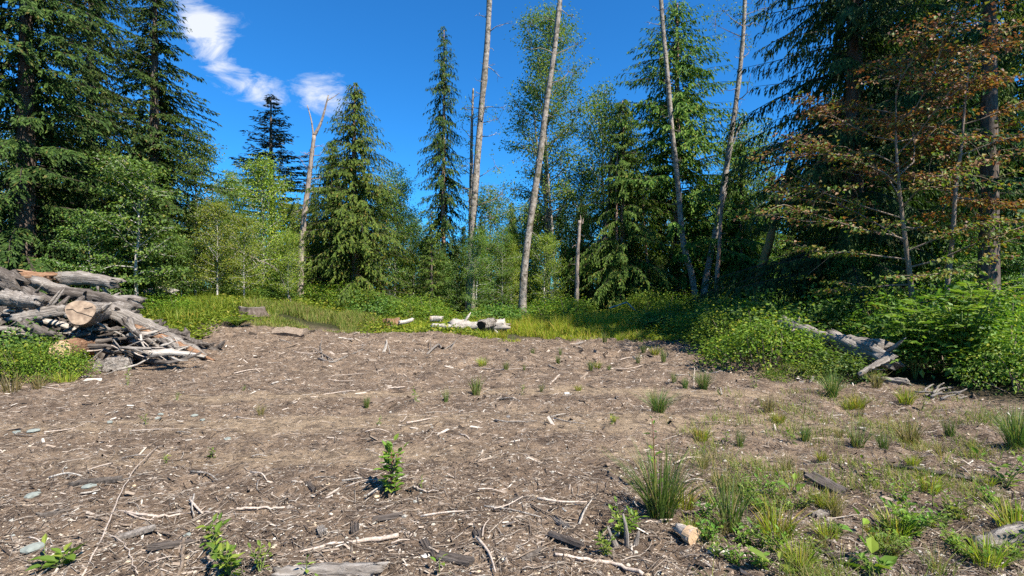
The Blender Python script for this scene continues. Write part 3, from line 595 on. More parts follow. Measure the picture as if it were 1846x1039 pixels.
trunk('bare_trunk', 'bare pale trunk bending to the upper right, before the broad cedar', [(1262, 552, 0), (1277, 480, 0), (1296, 390, 0), (1312, 290, 0), (1326, 190, 0), (1336, 110, 0), (1342, 30, 0), (1345, -60, 0)], 27.8, .18, .09, B_ALD, seed=6,
      branches=[(.55, 1, 1.4, .6), (.6, 1, 1.6, .2), (.65, -1, .8, .5), (.75, 1, 1.0, .7), (.5, 1, .8, .2)], extra=[([(1303, 375, .3), (1310, 330, .4), (1316, 280, .4), (1328, 240, .4), (1345, 205, .4)], .09, .03)],
      foliage=([(1322, 30, .4), (1305, 20, -.3), (1360, 40, .3), (1290, 45, .2), (1380, 15, .2), (1340, 70, .5)], 80, .4, M_ALD, .11))
trunk('snag_post', 'short straight dead post standing in the thicket right of the leaning trunk', [(1038, 556, 0), (1042, 480, 0), (1048, 398, 0)], 27, .12, .085, B_GRY, 'snag', 7, extra=[([(1046, 404, 0), (1047, 396, 0), (1046, 388, 0)], .05, .01), ([(1050, 404, 0), (1051, 398, 0), (1052, 393, 0)], .04, .008)])
trunk('stem_trunk', 'brown trunk leaning right out of the dark thicket', [(1072, 556, 0), (1084, 470, 0), (1098, 380, 0), (1105, 280, 0)], 30, .14, .07, B_BRN, seed=8)
trunk('stem_trunk', 'upright pale trunk below the shorter pale green cedar', [(1116, 556, 0), (1116, 500, 0), (1113, 400, 0), (1116, 270, 0)], 29.5, .13, .05, B_RED, seed=9)
trunk('stem_trunk', 'reddish trunk leaning left under the broad cedar', [(1182, 562, 0), (1175, 520, 0), (1164, 440, 0), (1158, 320, 0)], 30, .13, .05, B_RED, seed=10)
trunk('broken_snag', 'short ragged pale snag right of the two diverging trunks', [(1290, 568, 0), (1291, 520, 0), (1296, 440, 0), (1300, 350, 0)], 25, .12, .07, B_RED, 'snag', 11, [(.3, -1, .3, -.4)])
trunk('mossy_trunk', 'orange-brown mossy trunk leaning right before the great cedar', [(1358, 560, 0), (1370, 500, 0), (1386, 440, 0), (1402, 370, 0), (1425, 290, 0)], 19, .17, .10, B_MOS, seed=12)
trunk('stem_trunk', 'pair-left stem of the tall airy alder behind the leaning trunk', [(985, 545, 0), (992, 430, 0), (980, 350, 0), (968, 270, 0), (960, 200, 0)], 33, .14, .05, B_ALD, seed=13)
trunk('stem_trunk', 'slim dark stem rising from the thicket close right of the leaning trunk', [(1003, 550, 0), (997, 440, 0), (990, 350, 0), (984, 250, 0)], 32.5, .12, .05, B_ALD, seed=14)
trunk('dead_leaning_pole', 'thin fallen pole slanting through the thicket left of the forked snag', [(530, 522, 0), (500, 490, 0), (460, 466, 0), (392, 437, 0)], 21.5, .03, .015, B_GRY, 'dead pole', 15)

# vine maple with reddened leaves
def vsplit(P, rng): return (rng.random(len(P)) < np.clip(1.35 - P[:, 2] / 4.4, .08, .96))
VM = broadleaf('vine_maple', 31, 7.0, 2.75, M_VMR, B_TWG, .2, 24, (-.02, .8), .22, .16, 30, .082, .075, .07, trunkpts=[(0, 0, 0), (-.12, .1, .9), (-.38, .1, 2.0), (-.45, .2, 3.2), (-.7, .2, 4.6), (-.5, .3, 6.0)],
               prof=lambda t: .72 + .4 * math.sin(t * pi), step=.46, mat2=M_VMG, split=vsplit, sub=5)
tree('vine_maple_tree', 'layered maple with orange-red leaves before the great dark cedar', VM, 1662, 11.6, .98, 0.5)
VM2 = broadleaf('vine_maple_top', 32, 7.8, 2.0, M_VMR, B_TWG, .5, 13, (-.05, .6), .22, .16, 30, .082, .075, .06, lean=(.9, .2), step=.4, sub=4)
tree('vine_maple_tree', 'taller orange-leaved maple leaning in front of the sparse fir trunk', VM2, 1700, 11.2, .9, 0.0)

def by(px, marks):
    return min(marks, key=lambda m: abs(m[0] - px))[1]
FAR = [(60, 'behind the leftmost hemlock'), (277, 'behind the pointed hemlock'), (490, 'near the dark blue spruce'), (640, 'behind the dense bright cedar'), (800, 'behind the narrow hemlock'), (960, 'behind the leaning pale trunk'), (1110, 'left of the broad cedar'), (1240, 'behind the broad cedar'), (1400, 'behind the mossy leaning trunk'), (1560, 'behind the great dark cedar'), (1770, 'behind the sparse fir')]
FOOT = [(400, 'below the leaning pale alder'), (540, 'by the forked snag'), (640, 'at the foot of the dense cedar'), (800, 'at the foot of the narrow hemlock'), (940, 'by the leaning pale trunk'), (1045, 'near the dead post'), (1180, 'by the reddish leaning trunk'), (1260, 'at the two diverging trunks'), (1380, 'by the mossy leaning trunk')]
MID = [(60, 'near the left edge'), (230, 'before the log pile'), (400, 'left of the forked dark branch'), (590, 'near the forked dark branch'), (705, 'around the upright leafy seedling'), (860, 'around the upright-bladed mid rush'), (1000, 'around the plank-like stick'), (1190, 'around the big foreground rush'), (1320, 'by the tall thin rush'), (1490, 'around the dark bark slab'), (1640, 'by the tan seeding rush'), (1800, 'near the right edge')]
# ------------------------------------------------------------------ forest behind
rng = np.random.default_rng(77)
def fillrow(n, d0, d1, px0, px1, tops, kinds, label, group, name, jit=25):
    for i in range(n):
        px = px0 + (px1 - px0) * (i + rng.uniform(.2, .8)) / n; d = rng.uniform(d0, d1)
        top = np.interp(px, [t[0] for t in tops], [t[1] for t in tops]) + rng.uniform(-jit, jit)
        me, Hm = kinds[rng.integers(len(kinds))]
        w_ = by(px, FAR); tree(name, label + ' ' + w_, me, px, d, float(np.clip(Hfor(px, d, top) / Hm, .2, 1.6)), rng.uniform(0, 6.28), group + ' ' + w_)
TOPS = [(-200, 150), (300, 240), (350, 350), (440, 400), (560, 395), (700, 375), (770, 420), (900, 395), (1040, 350), (1090, 330), (1330, 320), (1400, 310), (1500, 150), (2100, 120)]
fillrow(34, 34, 42, -150, 2050, TOPS, [(CED, 12), (HEM, 16), (ALD, 8.5)], 'green second-row forest tree', 'trees deeper in the forest', 'forest_tree')
fillrow(44, 52, 70, -100, 1980, [(a, b + 15) for a, b in TOPS], [(HEM, 16), (CED, 12), (ALD, 8.5)], 'far forest tree in the gaps', 'farthest trees', 'far_forest_tree')
fillrow(16, 28, 33, 280, 1000, [(0, 470), (560, 455), (1000, 440)], [(BSHT, 4.2), (YNG, 7), (ALD2, 7)], 'low leafy young tree', 'young trees at the forest edge', 'young_tree', 30)
fillrow(14, 29.5, 34, 1000, 1460, [(1000, 450), (1200, 470), (1460, 440)], [(BSHT, 4.2), (BSHT, 4.2), (YNG, 7)], 'low young understory tree', 'young trees under the cedars', 'young_tree', 25)
fillrow(30, 36, 46, 260, 1480, [(0, 455), (600, 448), (1500, 440)], [(BSHT, 4.2), (ALD2, 7), (YNG, 7), (CED, 12)], 'low far understory tree', 'far understory trees', 'understory_tree', 18)
fillrow(6, 14.5, 19, 1420, 1900, [(1400, 440), (1900, 430)], [(BSHT, 4.2), (MAP, 5)], 'shaded leafy young tree past the red-leaved maple', 'young trees behind the maple', 'young_tree', 30)
fillrow(7, 17.5, 21, 0, 360, [(0, 420), (360, 440)], [(BSHT, 4.2), (YNG, 7), (MAP, 5)], 'shaded leafy young tree above the log pile', 'young trees under the hemlocks', 'young_tree', 25)
for px, d, top, m_, Hm, lab in ((922, 42, 362, CED, 12, 'small pointed conifer top showing between the thick and leaning bare trunks'), (745, 36, 402, ALD, 8.5, 'slim alder just left of the narrow hemlock'), (868, 40, 385, HEM, 16, 'small dark conifer top behind the thick bare trunk'),
                                (765, 44, 418, HEM, 16, 'far small conifer top left of the narrow hemlock'), (690, 33, 352, ALD2, 7, 'bright alder close on the right flank of the dense cedar'), (950, 39, 400, ALD, 8.5, 'leafy alder seen just left of the leaning bare trunk'), (565, 33, 330, CED, 12, 'cedar top right behind the forked snag'), (836, 37, 405, CED, 12, 'cedar filling the gap between the narrow hemlock and thick bare trunk'), (822, 33, 440, ALD, 8.5, 'low alder close right of the narrow hemlock stem'), (410, 36, 385, CED, 12, 'cedar between the pale leaning alder and the dark spruce')):
    tree('filler_tree', lab, m_, px, d, Hfor(px, d, top) / Hm, px % 6)
tree('shrub_tree', 'bright leafy shrub around the foot of the thick bare trunk', ALD, 858, 25.5, .5, 1, cat='shrub')
tree('shrub_tree', 'bright leafy shrub left of the leaning pale trunk', ALD, 905, 28, .55, 2, cat='shrub')
tree('shrub_tree', 'yellow-green shrub below the pale leaning alder', ALD2, 392, 19.5, .52, 3, cat='shrub')
tree('shrub_tree', 'yellowish shrub at the foot of the forked snag', ALD2, 520, 21.5, .42, 4, cat='shrub')
tree('shrub_tree', 'yellow-green shrub left of the white-stemmed alder', ALD2, 440, 19.8, .46, 5.2, cat='shrub')
tree('young_conifer_tree', 'young drooping conifer at the foot of the narrow hemlock', YNG, 778, 26.5, .8, .3)

# ------------------------------------------------------------------ thickets, bushes
def bush(name, label, k, x, y, sx, sz, rz, cat='bush', group=None):
    return tree(name, label, BSH[k], 923 + x / y * F, y, (sx, sx, sz), rz, group, cat, .04, ('stem', 'foliage'))
bush('bramble_bush', 'broad low bush at the clearing edge, nearest the end of the shaded thicket', 0, 5.35, 12.0, 1.1, .85, .3)
bush('bramble_bush', 'dense green bush heaped before the weathered grey log', 0, 4.95, 10.0, 1.15, .92, 1.7)
bush('bramble_bush', 'dark green bush behind the heaped bush, under the mossy leaning trunk', 1, 6.3, 12.8, 1.3, 1.1, 3.0)
bush('bramble_bush', 'small bright bush beside the near end of the weathered grey log', 1, 5.75, 9.0, .6, .5, 4.0)
bush('bramble_bush', 'yellowish low bush in front of the heaped bush', 2, 4.95, 8.95, .6, .45, 5.0)
bush('bramble_bush', 'tall green bush right of the weathered log, under the red-leaved maple', 0, 8.7, 11.0, 1.3, 1.2, .9)
bush('bramble_bush', 'wide glossy bush below the tall compound-leaved shrub', 1, 7.9, 9.3, 1.35, 1.15, 2.2)
bush('bramble_bush', 'bright bush cut by the right edge of the picture', 0, 8.3, 8.0, 1.1, 1.1, 3.9)
bush('bramble_bush', 'yellow-green bush low at the right edge near the litter', 2, 7.6, 7.55, .9, 1.0, 1.1)
bush('bramble_bush', 'bush behind the wide glossy bush at the right', 0, 9.8, 10.2, 1.3, 1.25, 5.1)
bush('bramble_bush', 'shaded bush between the red-leaved maple and the mossy trunk', 1, 8.6, 14.2, 1.4, 1.2, .2)
bush('bramble_bush', 'shaded bush right behind the red-leaved maple stem', 0, 10.8, 13.0, 1.5, 1.3, 2.7)
for i, (x, y, s, h) in enumerate([(5.9, 15.8, 1.1, .5), (6.6, 16.4, 1.4, .75), (7.6, 17.6, 1.6, .9), (5.3, 18.0, 1.2, .6), (6.3, 19.2, 1.5, .8), (8.2, 20, 1.6, 1.0)]):
    bush('bramble_bush', 'low shaded bush ' + ('at the clearing brow before the others', 'second back from the clearing brow', 'below the mossy leaning trunk', 'nearest the yellow grass in the dark corner', 'under the two diverging trunks', 'farthest back beside the mossy trunk foot')[i], i % 2, x, y, s, h, i * 1.3, group='bushes in deep shade')
for i in range(34):
    px = rng.uniform(380, 1420); d = rng.uniform(21.5, 27)
    bush('understory_bush', 'leafy undergrowth bush ' + by(px, FOOT), i % 2, (px - 923) / F * d, d, rng.uniform(1.1, 1.7), rng.uniform(.6, 1.15), rng.uniform(0, 6), group='undergrowth bushes ' + by(px, FOOT))
for i in range(12):
    px = rng.uniform(20, 330); d = rng.uniform(16.5, 19.5)
    bush('understory_bush', 'shaded low bush under the dark hemlocks behind the log pile', i % 2, (px - 923) / F * d, d, rng.uniform(.8, 1.3), rng.uniform(.5, .85), rng.uniform(0, 6), group='bushes under the hemlocks')
bush('leafy_weed', 'bright green leafy bush in front of the log pile', 0, -7.95, 8.9, .55, .55, 1, 'bush')
bush('leafy_weed', 'green leafy bush below the pile at the left edge', 0, -8.5, 8.9, .75, .6, 2, 'bush')
bush('leafy_weed', 'small bush in the shade under the sawn log', 1, -9.2, 9.6, .7, .75, 3, 'bush')

# elder-like shrub with compound leaves
def compound_shrub():
    rng = np.random.default_rng(5); st = Buf(); P = []; D = []; Nn = []; L = []
    for k in range(9):
        az = rng.uniform(0, 6.28); h = rng.uniform(1.0, 1.75); top = np.array([cos(az) * .5, sin(az) * .4, h]); pts = spline([np.array([0, 0, -.1]), top * [.4, .4, .55], top], 8)
        V, Fc = tube(pts, np.linspace(.02, .008, 8), 5); st.add(V, Fc)
        for j in range(9):
            q = pts[min(7, 3 + j // 2)] + rng.normal(0, .03, 3); a2 = az + j * 2.4; dr = np.array([cos(a2), sin(a2), .25 + .3 * (j > 6)])
            ln = rng.uniform(.28, .42); rp = np.array([q, q + dr * ln * .5, q + dr * ln + [0, 0, -.08]]); V, Fc = tube(rp, [.006, .005, .003], 4, cap=False); st.add(V, Fc)
            for s in (.35, .55, .75, .95):
                b = q + dr * ln * s + np.array([0, 0, -.08 * s * s])
                for sg in (-1, 1):
                    P.append(b); D.append(np.array([-dr[1] * sg, dr[0] * sg, -.15]) + dr * .7); Nn.append([0, 0, 1]); L.append(rng.uniform(.14, .20))
            P.append(rp[-1]); D.append(dr); Nn.append([0, 0, 1]); L.append(.14)
    L = np.array(L); V, Fc = leaf6(np.array(P), np.array(D), np.array(Nn, float), L, L * .42)
    o = thing('elder_shrub', 'tall shrub with long compound leaves among bushes at the right', 'shrub', (7.55, 8.6, g1(7.55, 8.6)))
    part('stem', st.mesh('stem', M_STEM, True), o); part('foliage', mk('foliage', V, Fc, M_SEED), o)
    o2 = thing('elder_shrub', 'smaller compound-leaved shrub just left of the tall one', 'shrub', (7.0, 8.9, g1(7.0, 8.9)), 2, .78)
    for c in list(o.children): part(c.name.split('.')[0], c.data, o2)
compound_shrub()

# ------------------------------------------------------------------ ground cover and meadow grass
def build_cover():
    rng = np.random.default_rng(41)
    n = 5200
    px = rng.uniform(-120, 1960, n); u = (px - 923) / F; e = np.interp(u, EDGE_U, EDGE_D)
    d = e + .1 + (rng.random(n) ** 1.4) * 11; x = u * d
    hump = vn(x * .8, d * .8, 33)
    keep = ~((px > 860) & (px < 1150) & (d < e + 5.5)) & ~((px > 440) & (px < 660) & (d < e + 3.6)) & ~((px < 200) & (d < 14)) & ~((px > 1300) & (d < 13))
    x, d, px, e = x[keep], d[keep], px[keep], e[keep]; n = len(x)
    h = (.12 + .42 * vn(x * .9, d * .9, 34)) * (.45 + .55 * ss(0, 3, d - e)); h = np.where(px < 640, h * .8, h)
    k = rng.poisson(20, n); idx = np.repeat(np.arange(n), k); m = len(idx)
    R = .18 + .02 * d; a = rng.uniform(0, 2 * pi, m); rr = np.sqrt(rng.random(m))
    X = x[idx] + np.cos(a) * rr * R[idx]; Y = d[idx] + np.sin(a) * rr * R[idx]
    Z = gz(X, Y) + h[idx] * (1 - .6 * rr ** 2) * rng.uniform(.35, 1.1, m)
    P = np.stack([X, Y, Z], 1); D = rng.normal(0, 1, (m, 3)); D[:, 2] = rng.uniform(-.4, .5, m); Nn = rng.normal(0, .5, (m, 3)); Nn[:, 2] += 1
    L = (.05 + .0035 * d[idx]) * rng.uniform(.6, 1.3, m)
    V, Fc = leaves(P, D, Nn, L, L * .65, .42, .1)
    setting('ground_cover', mk('ground_cover', V, Fc, M_COV), 'stuff', 'low bright green leafy ground cover along the forest edge', 'ground cover')
def blades(X, Y, h, w, lean, rng):
    n = len(X); Z = gz(X, Y) - .01; B = np.stack([X, Y, Z], 1); a = rng.uniform(0, 2 * pi, n); ln = lean * rng.random(n)
    T = B + np.stack([np.cos(a) * h * ln, np.sin(a) * h * ln, h], 1); Mi = B + (T - B) * .55; Mi[:, :2] -= (T - B)[:, :2] * .22
    S = np.stack([np.cos(a + 1.57 + rng.normal(0, .6, n)), np.sin(a + 1.57), 0 * a], 1) * (w / 2)[:, None]
    V = np.stack([B - S, B + S, Mi + S * .8, T, Mi - S * .8], 1).reshape(-1, 3); i = np.arange(n)[:, None] * 5
    return V, np.concatenate([i + [0, 1, 2], i + [0, 2, 4], i + [4, 2, 3]])
def build_grass():
    rng = np.random.default_rng(42)
    def zone(name, label, n, px0, px1, b0, b1, hh, mat, edgefade=.5, bias=1.0):
        px = rng.uniform(px0, px1, n); u = (px - 923) / F; e = np.interp(u, EDGE_U, EDGE_D); d = e + b0 + (b1 - b0) * rng.random(n) ** bias; x = u * d
        k = vn(x * 1.6, d * 1.6, 51) > .42 - .22 * (d - e > 1.5); k &= rng.random(n) < np.minimum((px - px0) / 30 + .05, (px1 - px) / 30 + .05)
        x, d = x[k], d[k]; n = len(x)
        h = hh * rng.uniform(.25, 1.25, n) * (.35 + 1.1 * vn(x * 1.3, d * 1.3, 52)); h *= .3 + .7 * ss(-.5, 2.2, d - np.interp(x / d, EDGE_U, EDGE_D)); V, Fc = blades(x, d, h, .006 + .0006 * d + 0 * h, 1.0, rng)
        setting(name, mk(name, V, Fc, mat), 'stuff', label, 'grass')
    zone('meadow_grass', 'yellow-green seeding grass in front of the leaning pale trunk', 26000, 850, 1165, -.5, 6.0, .46, M_GRS)
    zone('meadow_grass', 'brownish seeding grass patch before the dense bright cedar', 17000, 430, 690, -.4, 3.8, .36, M_GRB)
    zone('meadow_grass', 'bright green grass strip around the pale broken log', 15000, 680, 900, -.5, 4.5, .33, M_GRS)
    zone('meadow_grass', 'thin green grass among the leaves of the left bank', 14000, 240, 520, -.3, 7.5, .36, M_COV)
def build_thin_grass():
    rng = np.random.default_rng(43); n = 30000
    px = rng.uniform(1180, 1900, n); py = rng.uniform(700, 1080, n); d = 1.6 * F / (py - 519.5); x = (px - 923) / F * d
    den = vn(x * 1.6, d * 1.6, 71) * .6 + vn(x * 4.5, d * 4.5, 72) * .4
    k = (den > .56 - .10 * ss(880, 1000, py) - .06 * ss(1350, 1700, px) + .25 * (1 - ss(1180, 1320, px))) & (d < np.interp(x / d, EDGE_U, EDGE_D)); x, d = x[k], d[k]
    h = rng.uniform(.03, .15, len(x)); V, Fc = blades(x, d, h, .0025 + .0005 * d + 0 * h, 1.6, rng)
    setting('thin_grass', mk('thin_grass', V, Fc, M_GRB), 'stuff', 'thin short yellow-green grass patches in the right foreground', 'grass')
build_cover(); build_grass(); build_thin_grass()

# ------------------------------------------------------------------ logs, stumps and the slash pile
def log(name, label, p0, p1, r0, r1, bark, end=None, seed=0, cat='log', bend=.05, rough=.10, sides=18, group=None, stubs=0, crack=False, n=20):
    """a log from p0 to p1 with its own local z axis along the wood; end: material of a sawn face at p0"""
    from mathutils import Vector
    rng = np.random.default_rng(seed + 500); p0 = np.asarray(p0, float); p1 = np.asarray(p1, float); v = p1 - p0; ln = float(np.linalg.norm(v))
    o = thing(name, label, cat, p0, 0, 1, group); q = Vector(v).to_track_quat('Z', 'Y'); o.rotation_euler = q.to_euler()
    t = np.linspace(0, 1, n); ph = rng.uniform(0, 6)
    pts = np.column_stack([bend * ln * np.sin(t * pi) * cos(ph) + rng.normal(0, .006, n) * ln, bend * ln * np.sin(t * pi) * sin(ph) + rng.normal(0, .006, n) * ln, t * ln]); pts[:1 + 2 * bool(end), :2] = 0
    r = np.linspace(r0, r1, n) * (1 + rng.normal(0, .05, n))
    V, Fc = tube(pts, r, sides, rng, rough * .4)
    th = np.arctan2(V[:, 1], V[:, 0]); V[:, :2] *= (1 + .07 * np.sin(th * 3 + ph) + .05 * np.sin(th * 7 + ph + 2 * V[:, 2]) + (.08 + rough) * 1.3 * (vn(np.cos(th) * 3, np.sin(th) * 3 + V[:, 2] * 1.3, seed) - .5))[:, None]
    if not end: V[:sides, 2] += rng.uniform(-.5, .3, sides) * r0 * 1.6
    V[(n - 1) * sides:n * sides, 2] += rng.uniform(-.6, .6, sides) * r1 * 2.0
    b = part('trunk', mk('log', V, Fc, bark, smooth=True), o)
    if end:
        a = np.arange(24) / 24 * 2 * pi; rr = r0 * .97 * (1 + .07 * np.sin(a * 3 + ph) + .02 * np.sin(a * 5))
        E = np.concatenate([np.column_stack([rr * np.cos(a), rr * np.sin(a), np.full(24, -.012)]), [[0, 0, -.014]], np.column_stack([rr * np.cos(a), rr * np.sin(a), np.full(24, .05)])]); k = np.arange(24)
        f = np.concatenate([np.stack([np.full(24, 24), (k + 1) % 24, k], 1), np.stack([k, (k + 1) % 24, 25 + k], 1), np.stack([(k + 1) % 24, 25 + (k + 1) % 24, 25 + k], 1)])
        part('sawn_face', mk('sawn_face', E, f, end), o)
        if crack:
            c = Buf()
            for pl in ([(-1, -.5), (-.45, -.25), (-.1, -.1), (.2, -.02), (.5, .25), (.93, .22)], [(-.85, .45), (-.45, .28), (-.25, .3)]):
                pl = np.array(pl) * r0 * .95
                for (x0, y0), (x1, y1) in zip(pl[:-1], pl[1:]):
                    w = .007; c.add([[x0, y0 - w, -.017], [x1, y1 - w, -.017], [x1, y1 + w, -.017], [x0, y0 + w, -.017], [x0, y0, -.002], [x1, y1, -.002]], [[0, 2, 1], [0, 3, 2], [0, 1, 5], [0, 5, 4], [3, 5, 2], [3, 4, 5]])
            part('crack', c.mesh('crack', M_CRACK), o)
    for s in range(stubs):
        k = rng.integers(2, n - 2); a = rng.uniform(0, 6.28); dd = np.array([cos(a), sin(a), rng.uniform(.1, .8)]); L_ = rng.uniform(.12, .35)
        V, Fc = tube(np.array([pts[k], pts[k] + dd * (r[k] + L_ * .5), pts[k] + dd * (r[k] + L_)]), [r[k] * .3, r[k] * .22, r[k] * .05], 6, rng, .15); part('branch_stub', mk('branch_stub', V, Fc, bark, smooth=True), o)
    return o
G = lambda x, y, dz=0: np.array([x, y, g1(x, y) + dz])
o = log('sawn_log', 'sawn log with cracked round end facing the clearing on the pile', at(145, 563, 9.7), at(222, 560, 12.2), .235, .21, B_LOG, M_END, 1, crack=True, stubs=0)
V, Fc = tube(np.array([[.08, .2, .55], [.30, .34, .50], [.52, .46, .40]]), [.06, .045, .012], 7, np.random.default_rng(1), .1)
log('broken_limb', 'short pointed bleached limb rising beside the sawn log end', at(183, 560, 10.2), at(201, 547, 10.1), .06, .015, B_LOGB, None, 2, 'limb', n=5)
log('split_log', 'long split bleached log slanting down from pile to the ground', at(200, 560, 11.2), G(-6.75, 11.3, .05), .17, .06, B_LOG, None, 3, bend=.03, rough=.22, stubs=2)
log('split_log', 'thin reddish split log lying under the long slanting log', at(245, 592, 11.0), G(-6.5, 11.15, .02), .09, .03, B_ROT, None, 4, bend=.03, rough=.2)
log('weathered_log', 'long grey log on top of the pile ending over the green bank', at(60, 508, 12.6), at(252, 546, 12.8), .15, .15, B_LOG, None, 5, stubs=3)
log('weathered_log', 'dark log under the long grey log on the pile', at(95, 528, 12.3), at(244, 557, 12.5), .13, .12, B_LOGD, None, 6, stubs=2)
log('weathered_log', 'topmost pale grey log at the back of the pile', at(88, 505, 14.2), at(212, 512, 14.6), .20, .15, B_LOG, None, 7, stubs=2)
log('weathered_log', 'reddish-brown rotten log at the back left of the pile', at(35, 497, 13.6), at(95, 500, 14.0), .16, .14, B_ROT, None, 8)
log('weathered_log', 'thick dark broken log at the left edge of the pile', at(-40, 488, 11.4), at(40, 520, 11.2), .26, .2, B_LOGD, None, 9, rough=.22)
log('weathered_log', 'dark log running down the left part of the pile', at(20, 500, 11.6), at(85, 548, 11.0), .17, .14, B_LOGD, None, 10, rough=.2, stubs=3)
log('weathered_log', 'grey broken log across the left face of the pile', at(5, 535, 10.4), at(75, 545, 10.2), .15, .11, B_LOG, None, 11, rough=.25, stubs=2)
log('weathered_log', 'splintered grey log under the cracked sawn log, left', at(30, 578, 10.1), at(125, 560, 10.4), .12, .10, B_LOG, None, 12, rough=.3, stubs=3)
log('sawn_log', 'short log with orange-brown end low in front of the pile', at(108, 632, 9.25), at(160, 628, 10.3), .17, .15, B_ROT, M_CUT, 13)
log('weathered_log', 'curled bark log below the sawn end on the pile', at(45, 583, 9.9), at(100, 603, 9.8), .10, .05, B_LOGD, None, 14, rough=.3)
rng = np.random.default_rng(91)
PILE = [(30, 'at its left edge'), (100, 'left of the sawn round end'), (160, 'below the sawn round end'), (230, 'under the long slanting log'), (310, 'near the low end of the slanting log')]
for i in range(52):
    px = rng.uniform(0, 330); t = px / 330
    top = np.interp(px, [0, 60, 150, 240, 330], [500, 520, 590, 590, 628]); py = rng.uniform(top, np.interp(px, [0, 150, 240, 330], [600, 640, 655, 645]))
    d = np.interp(py, [500, 560, 600, 650], [12.2, 10.9, 10.4, 9.9]) + rng.uniform(-.2, .3)
    a = rng.uniform(-.6, .6); ln = rng.uniform(.35, 1.1); p = at(px, py, d); v = np.array([cos(a), rng.uniform(-.7, .7), sin(a) - .15]) * ln * .5
    r = rng.uniform(.025, .085); p0, p1 = p - v, p + v
    for q in (p0, p1): q[2] = max(q[2], g1(q[0], q[1]) + r * .5)
    log('slash_limb', ('grey', 'dark', 'grey', 'bleached', 'dark')[i % 5] + ' broken limb jammed in the slash pile ' + by(px, PILE), p0, p1, r, r * rng.uniform(.3, .8), [B_LOG, B_LOGD, B_LOG, B_LOGB, B_LOGD][i % 5], None, 100 + i, 'limb', .08, .25, 8, ('grey', 'dark', 'grey', 'bleached', 'dark')[i % 5] + ' limbs in the pile ' + by(px, PILE), rng.integers(0, 3), n=7)
for i in range(36):
    px = rng.uniform(0, 345); top = np.interp(px, [0, 60, 150, 240, 345], [500, 525, 575, 575, 625]); py = rng.uniform(top, 655); d = np.interp(py, [500, 560, 600, 650], [11.6, 10.5, 10.1, 9.7])
    a = rng.uniform(-1.1, 1.1); p = at(px, py, d); v = np.array([cos(a), rng.uniform(-.5, .5), sin(a) * .7]) * rng.uniform(.25, .8); r = rng.uniform(.009, .026); p0, p1 = p - v * .5, p + v * .5
    for q in (p0, p1): q[2] = max(q[2], g1(q[0], q[1]) + r)
    log('slash_branch', ('bleached', 'tan', 'grey', 'dark')[i % 4] + ' slender branch poking from the slash pile ' + by(px, PILE), p0, p1, r, r * .4, [B_LOGB, B_STK, B_LOG, B_LOGD][i % 4], None, 300 + i, 'branch', .07, .15, 6, ('bleached', 'tan', 'grey', 'dark')[i % 4] + ' slender branches ' + by(px, PILE), n=7)
def pile_core():
    rng = np.random.default_rng(3); B = Buf()       # matted roots and soil inside the pile
    for k in range(420):
        px = rng.uniform(-60, 340); c = np.array([(px - 923) / F * 11.3, rng.uniform(10.4, 12.6), 0]); hmax = np.interp(px, [-60, 40, 150, 260, 340], [1.35, 1.2, .85, .5, .1]); c[2] = g1(c[0], c[1]) + rng.uniform(-.2, 1) * hmax * (1 - abs(c[1] - 11.5) / 2.2)
        a = rng.uniform(0, 6.28); v = np.array([cos(a), sin(a), rng.normal(0, .3)]) * rng.uniform(.15, .4); V, Fc = tube(spline([c - v, c + rng.normal(0, .06, 3), c + v], 5), np.array([.02, .05, .06, .05, .015]) * rng.uniform(.5, 1.6), 5, rng, .3); B.add(V, Fc)
    setting('slash_litter', B.mesh('slash_litter', B_LOGD, False), 'stuff', 'matted dark roots and litter filling the log pile', 'wood litter')
pile_core()
def slab(name, label, p, w, h, t, mat, rz=0, tilt=0, cat='wood slab', seed=0, group=None, roll=0):
    """a split wooden slab: a grid board with ragged ends and furrows"""
    rng = np.random.default_rng(seed + 900); nx, ny = 9, 7; x = np.linspace(-.5, .5, nx); y = np.linspace(-.5, .5, ny); X, Y = np.meshgrid(x, y); fur = rng.normal(0, .16, nx)
    rag = rng.normal(0, .06, (2, nx)); Y2 = Y.copy(); Y2[0] += rag[0]; Y2[-1] += rag[1]; X2 = X * (1 - .12 * np.abs(Y) * rng.uniform(.2, 1.5))
    top = np.stack([X2 * w, Y2 * h, t * (.5 + fur[None, :] + rng.normal(0, .07, X.shape)) - .10 * np.abs(X) * t], -1); bot = top.copy(); bot[:, :, 2] = -t * .5
    V = np.concatenate([top.reshape(-1, 3), bot.reshape(-1, 3)]); n = nx * ny; f = []
    for j in range(ny - 1):
        for i in range(nx - 1):
            a = j * nx + i; f += [[a, a + 1, a + nx + 1, a + nx], [n + a, n + a + nx, n + a + nx + 1, n + a + 1]]
    for i in range(nx - 1): f += [[i + 1, i, n + i, n + i + 1], [n - nx + i, n - nx + i + 1, n + n - nx + i + 1, n + n - nx + i]]
    for j in range(ny - 1): a = j * nx; b = a + nx - 1; f += [[a, a + nx, n + a + nx, n + a], [b + nx, b, n + b, n + b + nx]]
    o = thing(name, label, cat, p, rz, 1, group, mk(name, V, np.array(f), mat)); o.rotation_euler = (tilt, roll, rz); return o
p = gp(210, 668); slab('wood_block', 'upright grey weathered wood block in front of the log pile', p + [0, -.1, .13], .64, .27, .16, B_LOG, .05, radians(68), 'wood block', 1)
p = gp(520, 606); slab('rotten_log', 'brown rotten log half buried at the brown grass', p + [0, .1, .1], 1.0, .3, .16, B_TWG, .03, radians(30), 'log', 2)
